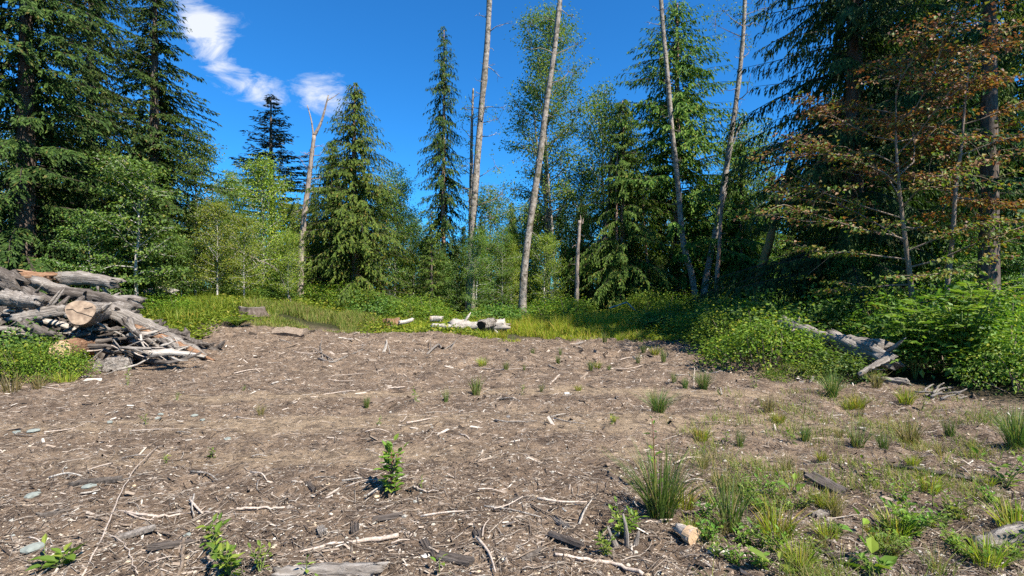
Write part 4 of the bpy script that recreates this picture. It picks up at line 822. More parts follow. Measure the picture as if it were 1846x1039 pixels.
# stumps and deadwood beyond the clearing
def stump(name, label, px, d, r, h, bark, seed, top=B_LOGB, sq=(1.4, 1, 1)):
    rng = np.random.default_rng(seed); th = np.arange(16) / 16 * 2 * pi; V = []; x = (px - 923) / F * d
    jag = rng.normal(0, .05, 16) * h
    for k, (rr, z) in enumerate(((1.35, -.2), (1.1, .15), (.95, .6), (.9, 1))):
        q = r * rr * (1 + .1 * np.sin(th * 5 + seed) + rng.normal(0, .04, 16)); V.append(np.column_stack([q * np.cos(th), q * np.sin(th), np.full(16, z * h) + (jag if k == 3 else 0)]))
    V = np.concatenate(V + [[[0, 0, h * .85]]]); k = np.arange(16); k2 = (k + 1) % 16; f = []
    for i in range(3): a = i * 16; b = a + 16; f += [np.stack([a + k, a + k2, b + k2], 1), np.stack([a + k, b + k2, b + k], 1)]
    o = thing(name, label, 'stump', (x, d, g1(x, d)), 0, sq); part('bark', mk('bark', V, np.concatenate(f), bark), o)
    part('cut_top', mk('cut_top', V, np.stack([48 + k, 48 + k2, np.full(16, 64)], 1), top), o)
stump('tree_stump', 'broad grey stump in the green bank left of the brown grass', 455, 17.2, .33, .26, B_BRN, 3, B_LOG)
stump('tree_stump', 'ragged red-brown stump right of the dense bright cedar', 706, 19.3, .24, .4, B_ROT, 4, B_ROT)
log('white_log', 'pale bleached log lying in the green bank behind the pile', at(262, 529, 18.5), at(314, 526, 18.2), .13, .12, B_LOGB, None, 20)
log('fallen_log', 'large pale broken log at the meadow edge left of the leaning trunk', at(818, 586, 17.6), at(912, 586, 17.2), .20, .19, B_LOGB, None, 21, rough=.3, stubs=4)
log('fallen_log', 'hollow dark-hearted stump piece against the large pale log', at(868, 588, 16.7), at(888, 583, 17.2), .17, .2, B_LOG, M_CRACK, 22, rough=.3)
log('fallen_log', 'slim pale log just left of the large pale log', at(780, 588, 17.3), at(832, 592, 16.9), .09, .08, B_LOGB, None, 23)
log('fallen_log', 'short pale log chunk in the grass near the ragged stump', at(776, 575, 18.6), at(794, 575, 18.6), .10, .10, B_LOGB, M_END, 24)
log('fallen_log', 'pair of split pale wood beside the ragged red stump', at(720, 582, 18.2), at(744, 576, 18.5), .08, .06, B_LOGB, None, 25)
log('fallen_log', 'thin pale pole lying across the grass left of the large log', at(700, 596, 18.8), at(720, 574, 20.0), .05, .03, B_LOGB, None, 26)
log('fallen_branch', 'arched pale dead branch in the shade below the broad cedar', at(1098, 556, 24), at(1130, 545, 24), .03, .03, B_LOGB, None, 27, 'branch', .02)
log('fallen_branch', 'pale branch sloping down right of the arched one', at(1130, 545, 24), at(1150, 564, 23.8), .03, .02, B_LOGB, None, 28, 'branch', .02)
log('weathered_log', 'long pale weathered log running through the bushes at the right', at(1412, 580, 11.4), at(1592, 630, 8.9), .12, .17, B_LOG, None, 30, rough=.14, stubs=2)
log('weathered_log', 'splintered grey root end of the log among the right bushes', at(1500, 608, 9.7), at(1606, 650, 8.7), .15, .14, B_LOG, None, 31, rough=.18, stubs=2)
log('weathered_log', 'broken grey wood hanging below the root end at the right', at(1600, 648, 8.6), at(1548, 676, 8.4), .05, .03, B_LOG, None, 32, rough=.2, stubs=1)
log('weathered_log', 'low grey log under bushes pointing at the pale chips', at(1550, 678, 8.9), gp(1640, 697) + [0, 0, .06], .07, .06, B_LOG, None, 33, rough=.25, stubs=1)
for i in range(13):
    p = gp(1660 + 90 * rng.random(), 702 + 24 * rng.random()); a = rng.uniform(-.9, .9); v = np.array([cos(a), sin(a) * .8, .0]) * rng.uniform(.07, .17)
    log('wood_splinter', 'pale splintered wood piece heaped below the right bushes', p - v + [0, 0, .03], p + v + [0, 0, rng.uniform(.03, .12)], .02, .009, B_LOG, None, 200 + i, 'wood piece', .04, .3, 6, 'pale splinters below the right bushes', n=5)
p = gp(1240, 975)
log('cut_root_piece', 'short root piece with fresh orange cut face by the big rush tuft', p + [.02, -.05, .045], p + [-.05, .09, .045], .056, .02, B_STK, M_CUT, 40, 'wood piece', .02, .12, 12, n=6)
p = gp(1130, 985); 
for i, (dx, h) in enumerate(((0, .2), (-.05, .12), (.05, .09))): log('splinter_stub', ('tall', 'middle', 'small')[i] + ' grey splinter stub standing near the front rush tuft', p + [dx, 0, -.04], p + [dx * 2 - .02, .01, h], .024, .006, B_LOG, None, 45 + i, 'splinter', .03, .3, 7, n=5)
log('half_buried_log', 'grey half-buried log at the lower right edge', gp(1760, 985) + [0, 0, .0], gp(1900, 960) + [0, 0, .03], .055, .06, B_LOG, None, 50, rough=.2)
log('buried_log', 'pale worn log flush with the litter at the bottom edge', gp(495, 1036) + [0, 0, .0], gp(690, 1030) + [0, 0, .0], .04, .045, B_LOG, None, 51, rough=.25)
slab('bark_slab', 'dark furrowed bark slab lying in the churned ground at the right', gp(1487, 880) + [0, 0, .04], .13, .27, .03, B_BRK, .55, radians(12), 'bark', 5)
for i, (px, py, w, h, rz) in enumerate([(700, 935, .06, .2, -1.2), (930, 905, .05, .16, -.9), (860, 965, .05, .12, .2), (240, 965, .06, .22, -1.1), (310, 985, .06, .2, -1.0), (175, 870, .07, .3, -1.3), (1020, 975, .05, .24, .9), (1010, 945, .05, .22, .5), (560, 880, .04, .14, .7), (90, 930, .06, .2, -1), (640, 955, .05, .16, .3), (580, 960, .05, .1, .5), (770, 990, .05, .22, .4), (1490, 1000, .06, .2, .3), (1600, 1010, .06, .25, -.8), (1480, 930, .05, .15, -1), (820, 1010, .07, .2, 1.2), (960, 1005, .05, .2, -.9)]):
    slab('bark_piece', 'dark flat bark piece in the near litter ' + by(px, MID), gp(px, py) + [0, 0, .012], w, h, .022, [B_BRK, B_LOGD, B_BRK, B_LOG][i % 4], rz, rng.uniform(-.15, .15), 'bark', 60 + i, 'bark pieces ' + by(px, MID), rng.uniform(-.2, .2))

# ------------------------------------------------------------------ sticks
def stick(label, pix, r0, r1, mat, name='dead_stick', group=None, lift=.012, seed=0, twigs=()):
    rng = np.random.default_rng(seed + 300); P = [gp(*p[:2]) + np.array([0, 0, lift + (.55 * p[2] if len(p) > 2 else 0)]) for p in pix]
    n = max(6, 4 * len(P)); Q = spline(P, n); Q += rng.normal(0, .004, Q.shape); loc = Q[0].copy(); b = Buf(); V, Fc = tube(Q - loc, np.linspace(r0, r1, n), 6, rng, .12); b.add(V, Fc)
    for tw in twigs:
        T = spline([gp(*p[:2]) + np.array([0, 0, lift + (.55 * p[2] if len(p) > 2 else 0)]) for p in tw], 6) - loc; V, Fc = tube(T, np.linspace(r1 * 1.1, r1 * .5, 6), 5, rng, .1); b.add(V, Fc)
    return thing(name, label, 'stick', loc, 0, 1, group, b.mesh(name, mat, True))
stick('long thin pale stalk running from the bottom edge toward the sandy track', [(148, 1045), (190, 960), (215, 900, .03), (245, 850, .04), (284, 808)], .006, .003, B_STK, 'dead_stalk')
stick('pale peeled stick lying level in the lower left litter', [(215, 922), (260, 932), (300, 933), (358, 927), (395, 926)], .010, .006, B_STK, seed=1, twigs=[[(355, 928), (372, 918, .02)], [(225, 926), (255, 938), (290, 942)]])
stick('brown forked stick above the bottom edge, left of centre', [(175, 937), (215, 948), (270, 958), (332, 972)], .010, .008, B_TWG, seed=2)
stick('thick brown stick standing on the bottom edge below the forked stick', [(332, 972), (330, 1005), (322, 1042)], .011, .010, B_TWG, seed=3)
stick('thin curving twig between the forked stick and the bottom edge', [(195, 965), (225, 985), (237, 1010), (248, 1040)], .004, .003, B_STK, seed=4)
stick('straight pale stick piece right of the peeled stick', [(425, 920), (470, 919), (512, 918)], .009, .008, B_STK, seed=5)
stick('long pale stick with broad end in the lower middle litter', [(542, 998), (600, 985), (660, 979), (718, 970)], .007, .016, B_STK, seed=6)
stick('slender branched twig lying right of the leafy conifer seedling', [(930, 892), (960, 915), (1000, 932), (1040, 938)], .007, .004, B_TWG, seed=7, twigs=[[(1000, 932), (1025, 950), (1060, 965)], [(1010, 935), (1030, 925)]])
stick('curved dark twig short of the slender branched twig', [(815, 912), (835, 906), (855, 910)], .008, .006, B_TWG, seed=8)
stick('long thin twig slanting up toward the orange-cut root piece', [(925, 1012), (985, 985), (1025, 955)], .005, .004, B_TWG, seed=9)
stick('long grey root along the bottom edge right of centre', [(1000, 1004), (1060, 1012), (1110, 1022), (1160, 1040)], .009, .012, B_STK, seed=10)
stick('stick lying right of the big rush tuft pointing at the cut root', [(1155, 945), (1185, 942), (1212, 940)], .006, .005, B_STK, seed=11)
stick('thin dark twig near the conifer seedling base', [(745, 880), (765, 888), (790, 887)], .008, .004, B_STK, seed=12)
stick('dark branch shape added as the shadow streak behind the bark slab at the right', [(1600, 845), (1680, 858), (1740, 868), (1820, 878)], .020, .014, B_LOGD, seed=13, lift=.03)  # dark wood laid in as a shadow streak across the ground
stick('thin pale twig crossing the dark shadow streak', [(1620, 878), (1660, 868), (1690, 856)], .005, .003, B_STK, seed=14)
stick('thin pale splinter right of the dark shadow streak', [(1730, 848, .04), (1775, 872)], .006, .003, B_STK, seed=15)
stick('dark forked branch lying in the middle distance litter', [(575, 648), (600, 652), (620, 646), (657, 630, .08)], .030, .014, B_LOG, seed=16, twigs=[[(582, 648), (578, 632, .12), (580, 622, .2)], [(600, 650), (566, 632, .06)]])
stick('pale upright root tuft in the middle distance litter', [(693, 636), (697, 622, .1), (694, 606, .25)], .03, .012, B_LOGB, seed=17, twigs=[[(690, 636), (697, 620, .1)], [(704, 640), (698, 622, .1)]])
stick('grey crooked branch at the far litter under the large pale log', [(770, 640), (790, 626, .08), (800, 632), (820, 622, .08)], .03, .014, B_LOG, seed=18, twigs=[[(778, 634), (775, 618, .1)], [(812, 632), (824, 616, .15)]])
stick('thin upright dead twig in the churned ground near the shaded bushes', [(1206, 646), (1201, 632, .1), (1196, 618, .25)], .012, .006, B_LOGD, seed=19)
stick('short pale stake standing left of the heaped green bush', [(1251, 702), (1251, 688, .1), (1252, 676, .22)], .008, .007, B_STK, seed=20)
stick('pale plank-like stick in the middle of the clearing', [(992, 694), (1002, 684), (1009, 676)], .014, .014, B_STK, seed=21)
stick('long thin twig lying level beyond the plank-like stick', [(850, 663), (900, 668), (960, 664)], .010, .006, B_STK, seed=22)
stick('long thin bent twig to the right in the far clearing', [(1080, 675), (1095, 666), (1130, 665), (1160, 660)], .012, .007, B_STK, seed=23)
stick('white stick lying level beside the sandy track left of centre', [(490, 694), (515, 688), (540, 682)], .016, .012, B_LOGB, seed=24)
stick('pale long stick level in the mid litter, right of the white stick', [(560, 718), (600, 710), (640, 706)], .010, .008, B_STK, seed=25)
stick('pale flat stick near the small rush at mid clearing', [(676, 704), (705, 702), (730, 699)], .012, .010, B_STK, seed=26)
rng = np.random.default_rng(123)
for i in range(100):
    px = rng.uniform(0, 1300); py = 615 + 420 * rng.random() ** 1.25
    p = gp(px, py)
    if p[1] > float(edge(p[0], p[1])) - .4: continue
    if rng.random() < .7 * float(sand(p[0], p[1])): continue
    ln = rng.uniform(.08, .34) * (1 + .09 * p[1]); a = rng.normal(.15, .7); v = np.array([cos(a), sin(a), 0]) * ln / 2; kx = rng.normal(0, .045, 3) * ln
    q = [p - v, p + kx * [1, 1, 0], p + v]; q = [np.array([t[0], t[1], g1(t[0], t[1]) + .012 + rng.uniform(0, .03)]) for t in q]
    Q = spline(q, 7); r = rng.uniform(.003, .008) * (1 + .11 * p[1]); V, Fc = tube(Q - p, np.linspace(r, r * .5, 7), 5, rng, .15)
    thing('litter_stick', ('far' if py < 700 else 'mid-distance' if py < 850 else 'near') + ' short weathered stick in the litter ' + by(px, MID), 'stick', p, 0, 1, ('far' if py < 700 else 'mid' if py < 850 else 'near') + ' sticks ' + by(px, MID), mk('litter_stick', V, Fc, [B_STK, B_LOG, B_TWG, B_LOGB, B_STK][i % 5], smooth=True))

# ------------------------------------------------------------------ litter
def build_litter():
    rng = np.random.default_rng(8)
    def samp(n, p0=-140, p1=1990, a=1.0):
        px = rng.uniform(p0, p1, n); k = 85 + (1180 - 519 - 85) * rng.random(n) ** a; u = (px - 923) / F; d = 1.6 * F / k
        x = u * d; e = np.interp(u, EDGE_U, EDGE_D); keep = (d < e + .3) & (rng.random(n) > .8 * sand(x, d) + .15 * (vn(x * 1.1, d * 1.3, 61) - .3)); return x[keep], d[keep]
    x, y = samp(96000, a=1.0); n0 = len(x); xf, yf = samp(60000, a=2.2); kf = (yf > 5.5) & (rng.random(len(xf)) < .35 + .65 * ss(8.5, 11, yf)); xf, yf = xf[kf][:34000], yf[kf][:34000]; x = np.concatenate([x, xf]); y = np.concatenate([y, yf]); n = len(x); far = np.arange(n) >= n0; L = np.exp(rng.normal(-4.05, .6, n)).clip(.006, .11) * (1 + .12 * y) * np.where(far, 1.25, 1); W = L * rng.uniform(.07, .25, n); T = W * np.where(far, rng.uniform(.3, .9, n), rng.uniform(.2, .5, n))
    a = rng.normal(.2, .9, n); z = gz(x, y) + T * .15; ti = rng.normal(0, .3, n); ro = rng.normal(0, .35, n)
    dx = np.stack([np.cos(a) * np.cos(ti), np.sin(a) * np.cos(ti), np.sin(ti)], 1); sx = nrm(np.cross(np.array([0, 0, 1.0]), dx)); up = np.cross(dx, sx); sx, up = sx * np.cos(ro)[:, None] + up * np.sin(ro)[:, None], up * np.cos(ro)[:, None] - sx * np.sin(ro)[:, None]
    c = np.stack([x, y, z], 1); j = lambda: rng.uniform(.55, 1.15, n)[:, None]
    l, w, t = (L / 2)[:, None], (W / 2)[:, None], T[:, None]
    V = np.stack([c - dx * l * j() - sx * w * j(), c + dx * l * j() - sx * w * j(), c + dx * l * j() + sx * w * j(), c - dx * l * j() + sx * w * j(), c - dx * l * .8 + up * t, c + dx * l * .8 + up * t], 1).reshape(-1, 3)
    i = np.arange(n)[:, None] * 6
    Fc = np.concatenate([i + q for q in ([0, 1, 5], [0, 5, 4], [2, 3, 4], [2, 4, 5], [1, 2, 5], [3, 0, 4])])
    setting('bark_litter', mk('bark_litter', V, Fc, M_CHIP), 'stuff', 'scattered bark and wood chips covering the clearing', 'wood chips')
    x, y = samp(14000, a=1.0); n = len(x); B = []; L = np.exp(rng.normal(-2.5, .5, n)).clip(.04, .35) * (1 + .05 * y); r = (.0008 + .0020 * rng.random(n) ** 2) * (1 + .13 * y); a = rng.normal(.2, 1.0, n); cv = rng.normal(0, .07, n)
    s = np.array([-.5, -.1, .25, .5]); pts = []
    for k, q in enumerate(s):
        X = x + np.cos(a) * L * q - np.sin(a) * L * cv * (q * q * 4 - .5); Y = y + np.sin(a) * L * q + np.cos(a) * L * cv * (q * q * 4 - .5); pts.append(np.stack([X, Y, gz(X, Y) + .006 + .015 * rng.random(n)], 1))
    pts = np.stack(pts, 1); sd_ = np.stack([-np.sin(a), np.cos(a), 0 * a], 1)[:, None, :]; rr = r[:, None, None] * np.array([1, .9, .75, .4])[None, :, None]; up = np.array([0, 0, 1.0])
    V = np.stack([pts - sd_ * rr - up * rr * .5, pts + sd_ * rr - up * rr * .5, pts + up * rr], 2).reshape(-1, 3); i = np.arange(n)[:, None] * 12; f = []
    for k in range(3):
        for m in range(3): m2 = (m + 1) % 3; f += [i + [k * 3 + m, k * 3 + m2, k * 3 + 3 + m2], i + [k * 3 + m, k * 3 + 3 + m2, k * 3 + 3 + m]]
    setting('twig_litter', mk('twig_litter', V, np.concatenate(f), M_TWIG, smooth=True), 'stuff', 'fine dead twigs scattered over the clearing', 'twigs')
    x, y = samp(6500, a=.8); n = len(x); r = np.exp(rng.normal(-5.1, .4, n)) * (1 + .06 * y)       # pebbles
    oc = np.array([[1, 0, 0], [.5, .87, 0], [-.5, .87, 0], [-1, 0, 0], [-.5, -.87, 0], [.5, -.87, 0], [.25, .1, .55], [-.3, -.1, .5]])
    V = np.stack([x, y, gz(x, y) + r * .1], 1)[:, None, :] + oc[None] * r[:, None, None] * rng.uniform(.7, 1.2, (n, 8, 1)); i = np.arange(n)[:, None] * 8
    tri = [[0, 1, 6], [1, 2, 6], [2, 7, 6], [2, 3, 7], [3, 4, 7], [4, 5, 7], [5, 6, 7], [5, 0, 6]]
    setting('pebbles', mk('pebbles', V.reshape(-1, 3), np.concatenate([i + t for t in tri]), chipmat('pebble_mix', [(0, (.30, .31, .28)), (.4, (.48, .42, .34)), (.75, (.52, .40, .26)), (1, (.62, .60, .54))])), 'stuff', 'small pale pebbles strewn over the clearing', 'pebbles')
build_litter()
def stone(label, px, py, r, seed, mat=M_STONE, group=None, hh=.5):
    rng = np.random.default_rng(seed); import bmesh
    bm = bmesh.new(); bmesh.ops.create_icosphere(bm, subdivisions=2, radius=1)
    ph = rng.uniform(0, 6, 3)
    for v in bm.verts:
        c = v.co; k = 1 + .18 * sin(c.x * 3 + ph[0]) * cos(c.y * 3 + ph[1]) + rng.normal(0, .05); v.co = (c.x * r * 1.35 * k, c.y * r * k, c.z * r * hh * k)
    me = bpy.data.meshes.new('stone'); bm.to_mesh(me); bm.free(); me.materials.append(mat)
    thing('stone', label, 'stone', gp(px, py) + [0, 0, r * hh * .25], rng.uniform(0, 3), 1, group, me)
for i, (px, py, r) in enumerate([(60, 778, .045), (30, 780, .035), (198, 762, .035), (285, 755, .035), (350, 750, .035), (365, 758, .03), (58, 895, .042), (160, 878, .035), (337, 966, .022), (290, 748, .03), (410, 792, .03), (60, 990, .05)]):
    stone('flat grey-green stone set in the litter of the left foreground', px, py, r, 10 + i, group='grey-green stones at the left')
stone('dark grey stone right of the sandy middle of the clearing', 916, 752, .03, 40, flat('dark_stone', (.16, .15, .14)))
stone('round white pebble in the far middle of the clearing', 1022, 710, .035, 41, flat('white_stone', (.62, .6, .55)))
stone('pale cream pebble in front of the leafy conifer seedling', 679, 896, .018, 42, M_PEB)
stone('large pale pebble at the bottom middle', 767, 1003, .02, 43, flat('cream_stone', (.55, .5, .44)))
stone('tan pebble beside the long thin stalk', 241, 877, .018, 44, M_PEB); stone('tan pebble right of the thick brown stick', 338, 1005, .016, 45, M_PEB)

# ------------------------------------------------------------------ rushes, seedlings and weeds
def tuft(name, seed, n, h, spread, mat, w=.006, lean=.45, dry=.12):
    rng = np.random.default_rng(seed); az = rng.uniform(0, 2 * pi, n); b = rng.random(n) ** .5 * spread * .28; hh = h * rng.uniform(.55, 1.1, n); ln = lean * rng.random(n) ** 1.3
    base = np.stack([np.cos(az) * b, np.sin(az) * b, np.full(n, -.02)], 1); t = np.array([0, .35, .7, 1]); out = np.stack([np.cos(az), np.sin(az), 0 * az], 1)
    pts = base[:, None, :] + out[:, None, :] * (hh * ln)[:, None, None] * (t ** 1.6)[None, :, None] + np.array([0, 0, 1.0]) * (hh[:, None] * (t - .25 * ln[:, None] * t ** 2))[:, :, None]
    a2 = rng.uniform(0, 2 * pi, n); S = np.stack([np.cos(a2), np.sin(a2), 0 * a2], 1)[:, None, :] * (w * np.array([.5, .5, .38, .08]))[None, :, None]
    V = np.stack([pts - S, pts + S], 2).reshape(-1, 3); i = np.arange(n)[:, None] * 8; f = []
    for k in range(3): f += [i + [2 * k, 2 * k + 1, 2 * k + 3], i + [2 * k, 2 * k + 3, 2 * k + 2]]
    d = (rng.random(n) < dry).astype(int)
    return mk(name, V, np.concatenate(f), [mat, M_RSD], np.tile(d, 6))
TUF = [tuft('rush', 1, 260, .5, .26, M_RSH, .0055, .85), tuft('rush_b', 2, 110, .34, .2, M_RSH, .0055, .45), tuft('rush_c', 3, 80, .30, .2, M_RSD, .005, .7, .5), tuft('grass_tuft', 4, 120, .22, .25, M_GRS, .006, .9, .2), tuft('rush_d', 5, 70, .36, .16, M_RSH, .005, .55), tuft('wisp', 6, 24, .3, .22, M_GRS, .0045, .9, .5), tuft('wisp_b', 7, 34, .3, .35, M_RSH, .0045, 1.2, .4)]
def rush(label, px, py, hpx, k, group=None, name='rush_tuft', rz=0, sx=1.0):
    p = gp(px, py); h = hpx / F * p[1]; s = h / (.5, .34, .30, .22, .36, .3, .3)[k] * .97
    return thing(name, label, 'grass tuft', p, rz or px % 6, (s * sx, s * sx, s), group, TUF[k])
rush('big dark green rush tuft in the foreground, right of centre', 1190, 930, 140, 0)
rush('rush tuft with spreading blades beyond the big foreground one', 1186, 745, 50, 0, sx=1.25)
rush('tall thin rush tuft at the lower right beside the cut root', 1316, 950, 115, 4, sx=1.2)
rush('rush tuft in the middle distance with upright blades', 858, 712, 40, 1)
rush('small round rush tuft on the sandy track, centre left', 661, 735, 24, 1)
rush('thin leafy rush right of the round one on the sandy track', 804, 724, 28, 4)
rush('dry straw tuft left of centre on the sandy track', 470, 748, 24, 2)
rush('large sparse rush tuft at the right edge of the clearing', 1832, 805, 85, 0)
rush('upright green rush before the pale splinters at the right', 1712, 786, 40, 1)
rush('tan seeding rush in the churned ground at the right', 1640, 800, 60, 2, sx=1.2); rush('green rush at the foot of the tan seeding rush', 1592, 812, 40, 1)
rush('tall green rush left of the tan seeding rush', 1545, 806, 55, 4, sx=1.3); rush('dark small rush in the churned ground', 1452, 795, 35, 1); rush('slim dark rush near the dry orange tuft', 1334, 805, 42, 4)
rush('orange dry grass tuft near the bark slab', 1418, 850, 40, 2); rush('rush clump in front of the heaped green bush', 1268, 702, 40, 0); rush('second rush clump left of the heaped green bush', 1196, 656, 30, 4)
rush('rush clump at the front of the right log', 1500, 715, 50, 0); rush('yellow grass tuft under the right log end', 1580, 700, 40, 2); rush('grass tuft right of the rush by the log', 1545, 735, 30, 3)
rush('pale green tuft left of the right-hand rushes', 1386, 742, 40, 2); rush('green tuft beneath the tan rush pair', 1404, 762, 26, 3)
for i, (px, py, h) in enumerate([(912, 668, 20), (870, 660, 20), (976, 706, 18), (1065, 668, 22), (1077, 664, 16), (1150, 655, 22), (1160, 636, 20), (1180, 640, 20), (1010, 640, 16), (960, 640, 14), (905, 610, 16), (925, 615, 16), (1090, 618, 22), (1118, 616, 18), (1150, 612, 18), (1006, 655, 18), (1042, 705, 14), (945, 668, 14), (1098, 668, 14), (1110, 760, 14), (1215, 690, 26), (1235, 700, 24)]):
    rush('small far green tuft in the clearing ' + by(px, FOOT), px, py, h, (1, 3, 4)[i % 3], 'far tufts ' + by(px, FOOT), 'grass_tuft')
for i in range(74):
    px = rng.uniform(1240, 1846); py = rng.uniform(690, 1030)
    if px < 1400 and 760 > py and i % 2: continue
    if py < 700 + .06 * (px - 1400): continue
    rush(('small mixed grass tuft ' if py < 880 else 'low foreground grass tuft ') + by(px, MID), px, py, rng.uniform(12, 42) * (py - 400) / 400, (2, 5, 6, 3, 5, 6)[i % 6], ('small grass tufts ' if py < 880 else 'foreground tufts ') + by(px, MID), 'grass_tuft')
rush('yellow-green grass clump in the lower right beside the tall thin rush', 1400, 965, 62, 3, sx=1.2); rush('grass clump at the right edge by the half-buried log', 1835, 960, 75, 3); rush('yellowish grass at the foot of the big foreground rush', 1232, 918, 50, 3)
rush('grass clump low at the bottom right', 1440, 1020, 60, 3); rush('bright tuft at the bottom right corner', 1780, 1020, 60, 3); rush('yellow tuft left of the dark shadow streak', 1645, 838, 25, 3)
rush('grass at the left edge before the leafy bush', 20, 705, 40, 2, sx=1.6); rush('dry grass at the left edge right of the first', 70, 700, 30, 2, sx=1.6); rush('yellow-green tuft right of the left edge grass', 120, 690, 24, 3, sx=1.5)

def seedling(name, label, px, py, hpx, n, lsz, mat, seed, stems=1, droop=.1, group=None, lat=.5, stemmat=None, cat='seedling', wr=.5, spread=.25):
    rng = np.random.default_rng(seed + 60); p = gp(px, py); h = hpx / F * p[1]; st = Buf(); P = []; D = []; L = []; Nn = []
    for s in range(stems):
        az = rng.uniform(0, 6.28); sp = spread * (stems > 1) * rng.uniform(.4, 1); top = np.array([cos(az) * h * sp + rng.normal(0, .03) * h, sin(az) * h * sp, h * rng.uniform(.75, 1) if stems > 1 else h]); pts = spline([np.array([0, 0, -.03]), top * [.35, .35, .5] + rng.normal(0, .012, 3), top], 8)
        V, Fc = tube(pts, np.linspace(.0035, .0015, 8) * (1 + h), 5); st.add(V, Fc)
        for j in range(n):
            t = .12 + .88 * (j + rng.random() * .6) / n; k = min(int(t * 7), 6); q = pts[k] + (pts[k + 1] - pts[k]) * (t * 7 - k); a = j * 2.4 + rng.normal(0, .3); l_ = lsz * rng.uniform(.7, 1.2) * (1.15 - .55 * t if stems == 1 else 1)
            dr = np.array([cos(a), sin(a), rng.uniform(.0, .8) + (t > .9) * 1.0]); off = dr * l_ * rng.uniform(0, lat) * 1.2; P.append(q + off); D.append(dr); L.append(l_); Nn.append([rng.normal(0, .3), rng.normal(0, .3), 1])
            if np.linalg.norm(off) > .01: V, Fc = tube(np.array([q, q + off]), [.0018, .0012], 4, cap=False); st.add(V, Fc)
    L = np.array(L); V, Fc = leaf6(np.array(P), np.array(D), np.array(Nn), L, L * wr, droop)
    o = thing(name, label, cat, p, 0, 1, group); part('stem', st.mesh('stem', stemmat or M_STEM, True), o); part('foliage', mk('foliage', V, Fc, mat), o); return o
seedling('leafy_seedling', 'bright green upright leafy seedling left of centre in the foreground', 705, 890, 88, 24, .078, M_SEED, 1, 4, group=None, lat=.6, stemmat=M_STEMR, spread=.16)
seedling('leafy_seedling', 'tiny green seedling right of the upright leafy one', 761, 880, 22, 9, .03, M_SEED, 2)
seedling('leafy_seedling', 'tall thin seedling rising out of the big rush tuft', 1183, 890, 135, 13, .085, M_BRAM, 3, stemmat=M_STEMR, lat=.3)
seedling('low_shrub', 'low spreading yellow-green shrublet left of the cut root piece', 1122, 962, 32, 16, .045, M_BSHY, 4, 9, lat=.6, cat='shrublet', spread=1.2)
seedling('low_shrub', 'bright yellow-green shrublet at the splinter stub', 1092, 1000, 36, 14, .035, M_SEED, 5, 5, cat='shrublet', spread=.6)
seedling('leafy_weed', 'broad-leaved green weed at the lower left corner', 100, 1025, 34, 7, .09, M_SEED, 6, 3, cat='weed', spread=.9)
seedling('leafy_weed', 'dark green leafy weed left of bottom centre', 383, 985, 40, 12, .06, M_BRAM, 7, 3, cat='weed', spread=.5)
seedling('leafy_weed', 'green weed clump at the bottom edge left of centre', 415, 1035, 55, 12, .065, M_SEED, 8, 5, cat='weed', spread=.9)
seedling('leafy_weed', 'small-leaved weed right of the green weed clump at the bottom', 470, 1030, 40, 10, .04, M_SEED, 9, 3, cat='weed', spread=.6)
seedling('leafy_weed', 'single pointed seedling on the buried log at the bottom', 552, 1036, 30, 6, .06, M_SEED, 10, cat='weed')
seedling('leafy_weed', 'single broad seedling at the bottom middle', 792, 1034, 28, 4, .07, M_SEED, 11, cat='weed')
seedling('bramble_shoot', 'bramble shoot with large pleated leaves below the bark slab', 1432, 895, 30, 4, .13, M_BRAM, 12, lat=.3, cat='bramble', wr=.62)
seedling('bramble_shoot', 'bramble leaves right of the bottom grass clump', 1555, 970, 34, 5, .12, M_BRAM, 13, lat=.4, cat='bramble', wr=.62)
seedling('bramble_shoot', 'large bramble leaves at the bottom edge, right', 1570, 1036, 36, 5, .13, M_BRAM, 14, lat=.5, cat='bramble', wr=.62)
seedling('bramble_shoot', 'big bramble leaves at the bottom edge left of the others', 1405, 1038, 30, 4, .12, M_SEED, 15, lat=.4, cat='bramble', wr=.6)
seedling('leafy_weed', 'upright weed with broad leaves behind the lower right greenery', 1682, 915, 55, 9, .065, M_SEED, 16, lat=.4, cat='weed')
seedling('leafy_weed', 'bushy weed in the lower right before the half-buried log', 1640, 965, 50, 16, .05, M_BRAM, 17, 6, cat='weed', spread=.9)
seedling('leafy_weed', 'weed with pale leaves at the right edge above the half-buried log', 1812, 880, 60, 10, .07, M_SEED, 18, 4, cat='weed', spread=.7)
for i in range(46):
    px = rng.uniform(1270, 1840); py = 1036 - 150 * rng.random() ** 1.3
    seedling('leafy_weed', 'low green weed at the bottom ' + by(px, MID), px, py, rng.uniform(14, 36), 10, rng.uniform(.025, .045), [M_SEED, M_BRAM, M_BSHY][i % 3], 100 + i, 5, group='weeds ' + by(px, MID), cat='weed', spread=1.1)
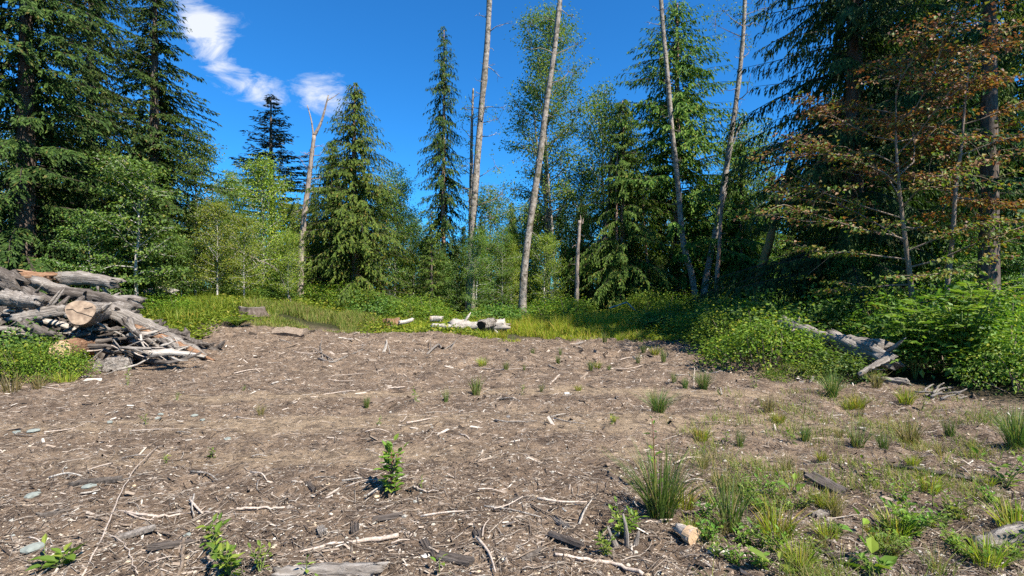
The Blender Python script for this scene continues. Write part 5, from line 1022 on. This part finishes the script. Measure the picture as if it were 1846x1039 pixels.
for i, (px, py, h) in enumerate([(380, 826, 14), (300, 836, 10), (262, 766, 14), (320, 722, 12), (751, 724, 20), (230, 695, 24), (440, 705, 8), (1103, 765, 14), (940, 712, 14), (1310, 798, 14), (1430, 800, 20), (1560, 860, 25), (1575, 880, 20), (685, 765, 10), (1360, 700, 18), (1660, 740, 22)]):
    seedling('leafy_seedling', 'tiny lone green seedling in open litter ' + by(px, MID), px, py, h * 1.3, 8, .006 * h ** .7 * .9, [M_SEED, M_BSHY][i % 2], 200 + i, 2, group='tiny seedlings ' + by(px, MID), spread=.5)
# sword ferns
def fern(label, x, y, h, n, seed, mat=M_BSH, group=None):
    rng = np.random.default_rng(seed); P = []; D = []; L = []; Nn = []; st = Buf()
    for k in range(n):
        a = k * 2.4 + rng.normal(0, .2); ln = h * rng.uniform(.8, 1.2); o_ = np.array([cos(a), sin(a), 0]); t = np.linspace(0, 1, 7); pts = o_ * (ln * .75 * t ** 1.2)[:, None] + np.array([0, 0, 1]) * (ln * (.95 * t - .55 * t * t))[:, None]
        V, Fc = tube(pts, np.linspace(.006, .002, 7), 3, cap=False); st.add(V, Fc); sd_ = np.array([-sin(a), cos(a), 0])
        for s in np.linspace(.15, .98, 16):
            i = min(int(s * 6), 5); q = pts[i] + (pts[i + 1] - pts[i]) * (s * 6 - i)
            for sg in (-1, 1): P.append(q); D.append(sd_ * sg + o_ * .35 + np.array([0, 0, -.1])); L.append(ln * .17 * sin(pi * min(1, (1.08 - s))) ** .5 + .02); Nn.append([0, 0, 1])
    L = np.array(L); V, Fc = leaves(np.array(P), np.array(D), np.array(Nn, float), L, np.full(len(L), .022 + .02 * h), .3, .1)
    o = thing('fern', label, 'fern', (x, y, g1(x, y)), 0, 1, group); part('stem', st.mesh('stem', M_STEM), o); part('frond', mk('frond', V, Fc, mat), o)
p = at(428, 585, 15.6); fern('dark sword fern on the green bank at the litter edge', p[0], p[1], .62, 16, 1)
for i, (px, d) in enumerate([(30, 14.6), (60, 15.2), (85, 15.0), (110, 15.4), (140, 15.6), (175, 16)]): p = at(px, 500, d); fern('green fern behind the log pile under the hemlocks', p[0], p[1], .9, 12, 10 + i, M_COV, 'ferns behind the log pile')
p = gp(362, 605); fern('small fern by the lower end of the slanting split log', p[0], p[1], .3, 9, 30, M_COV)
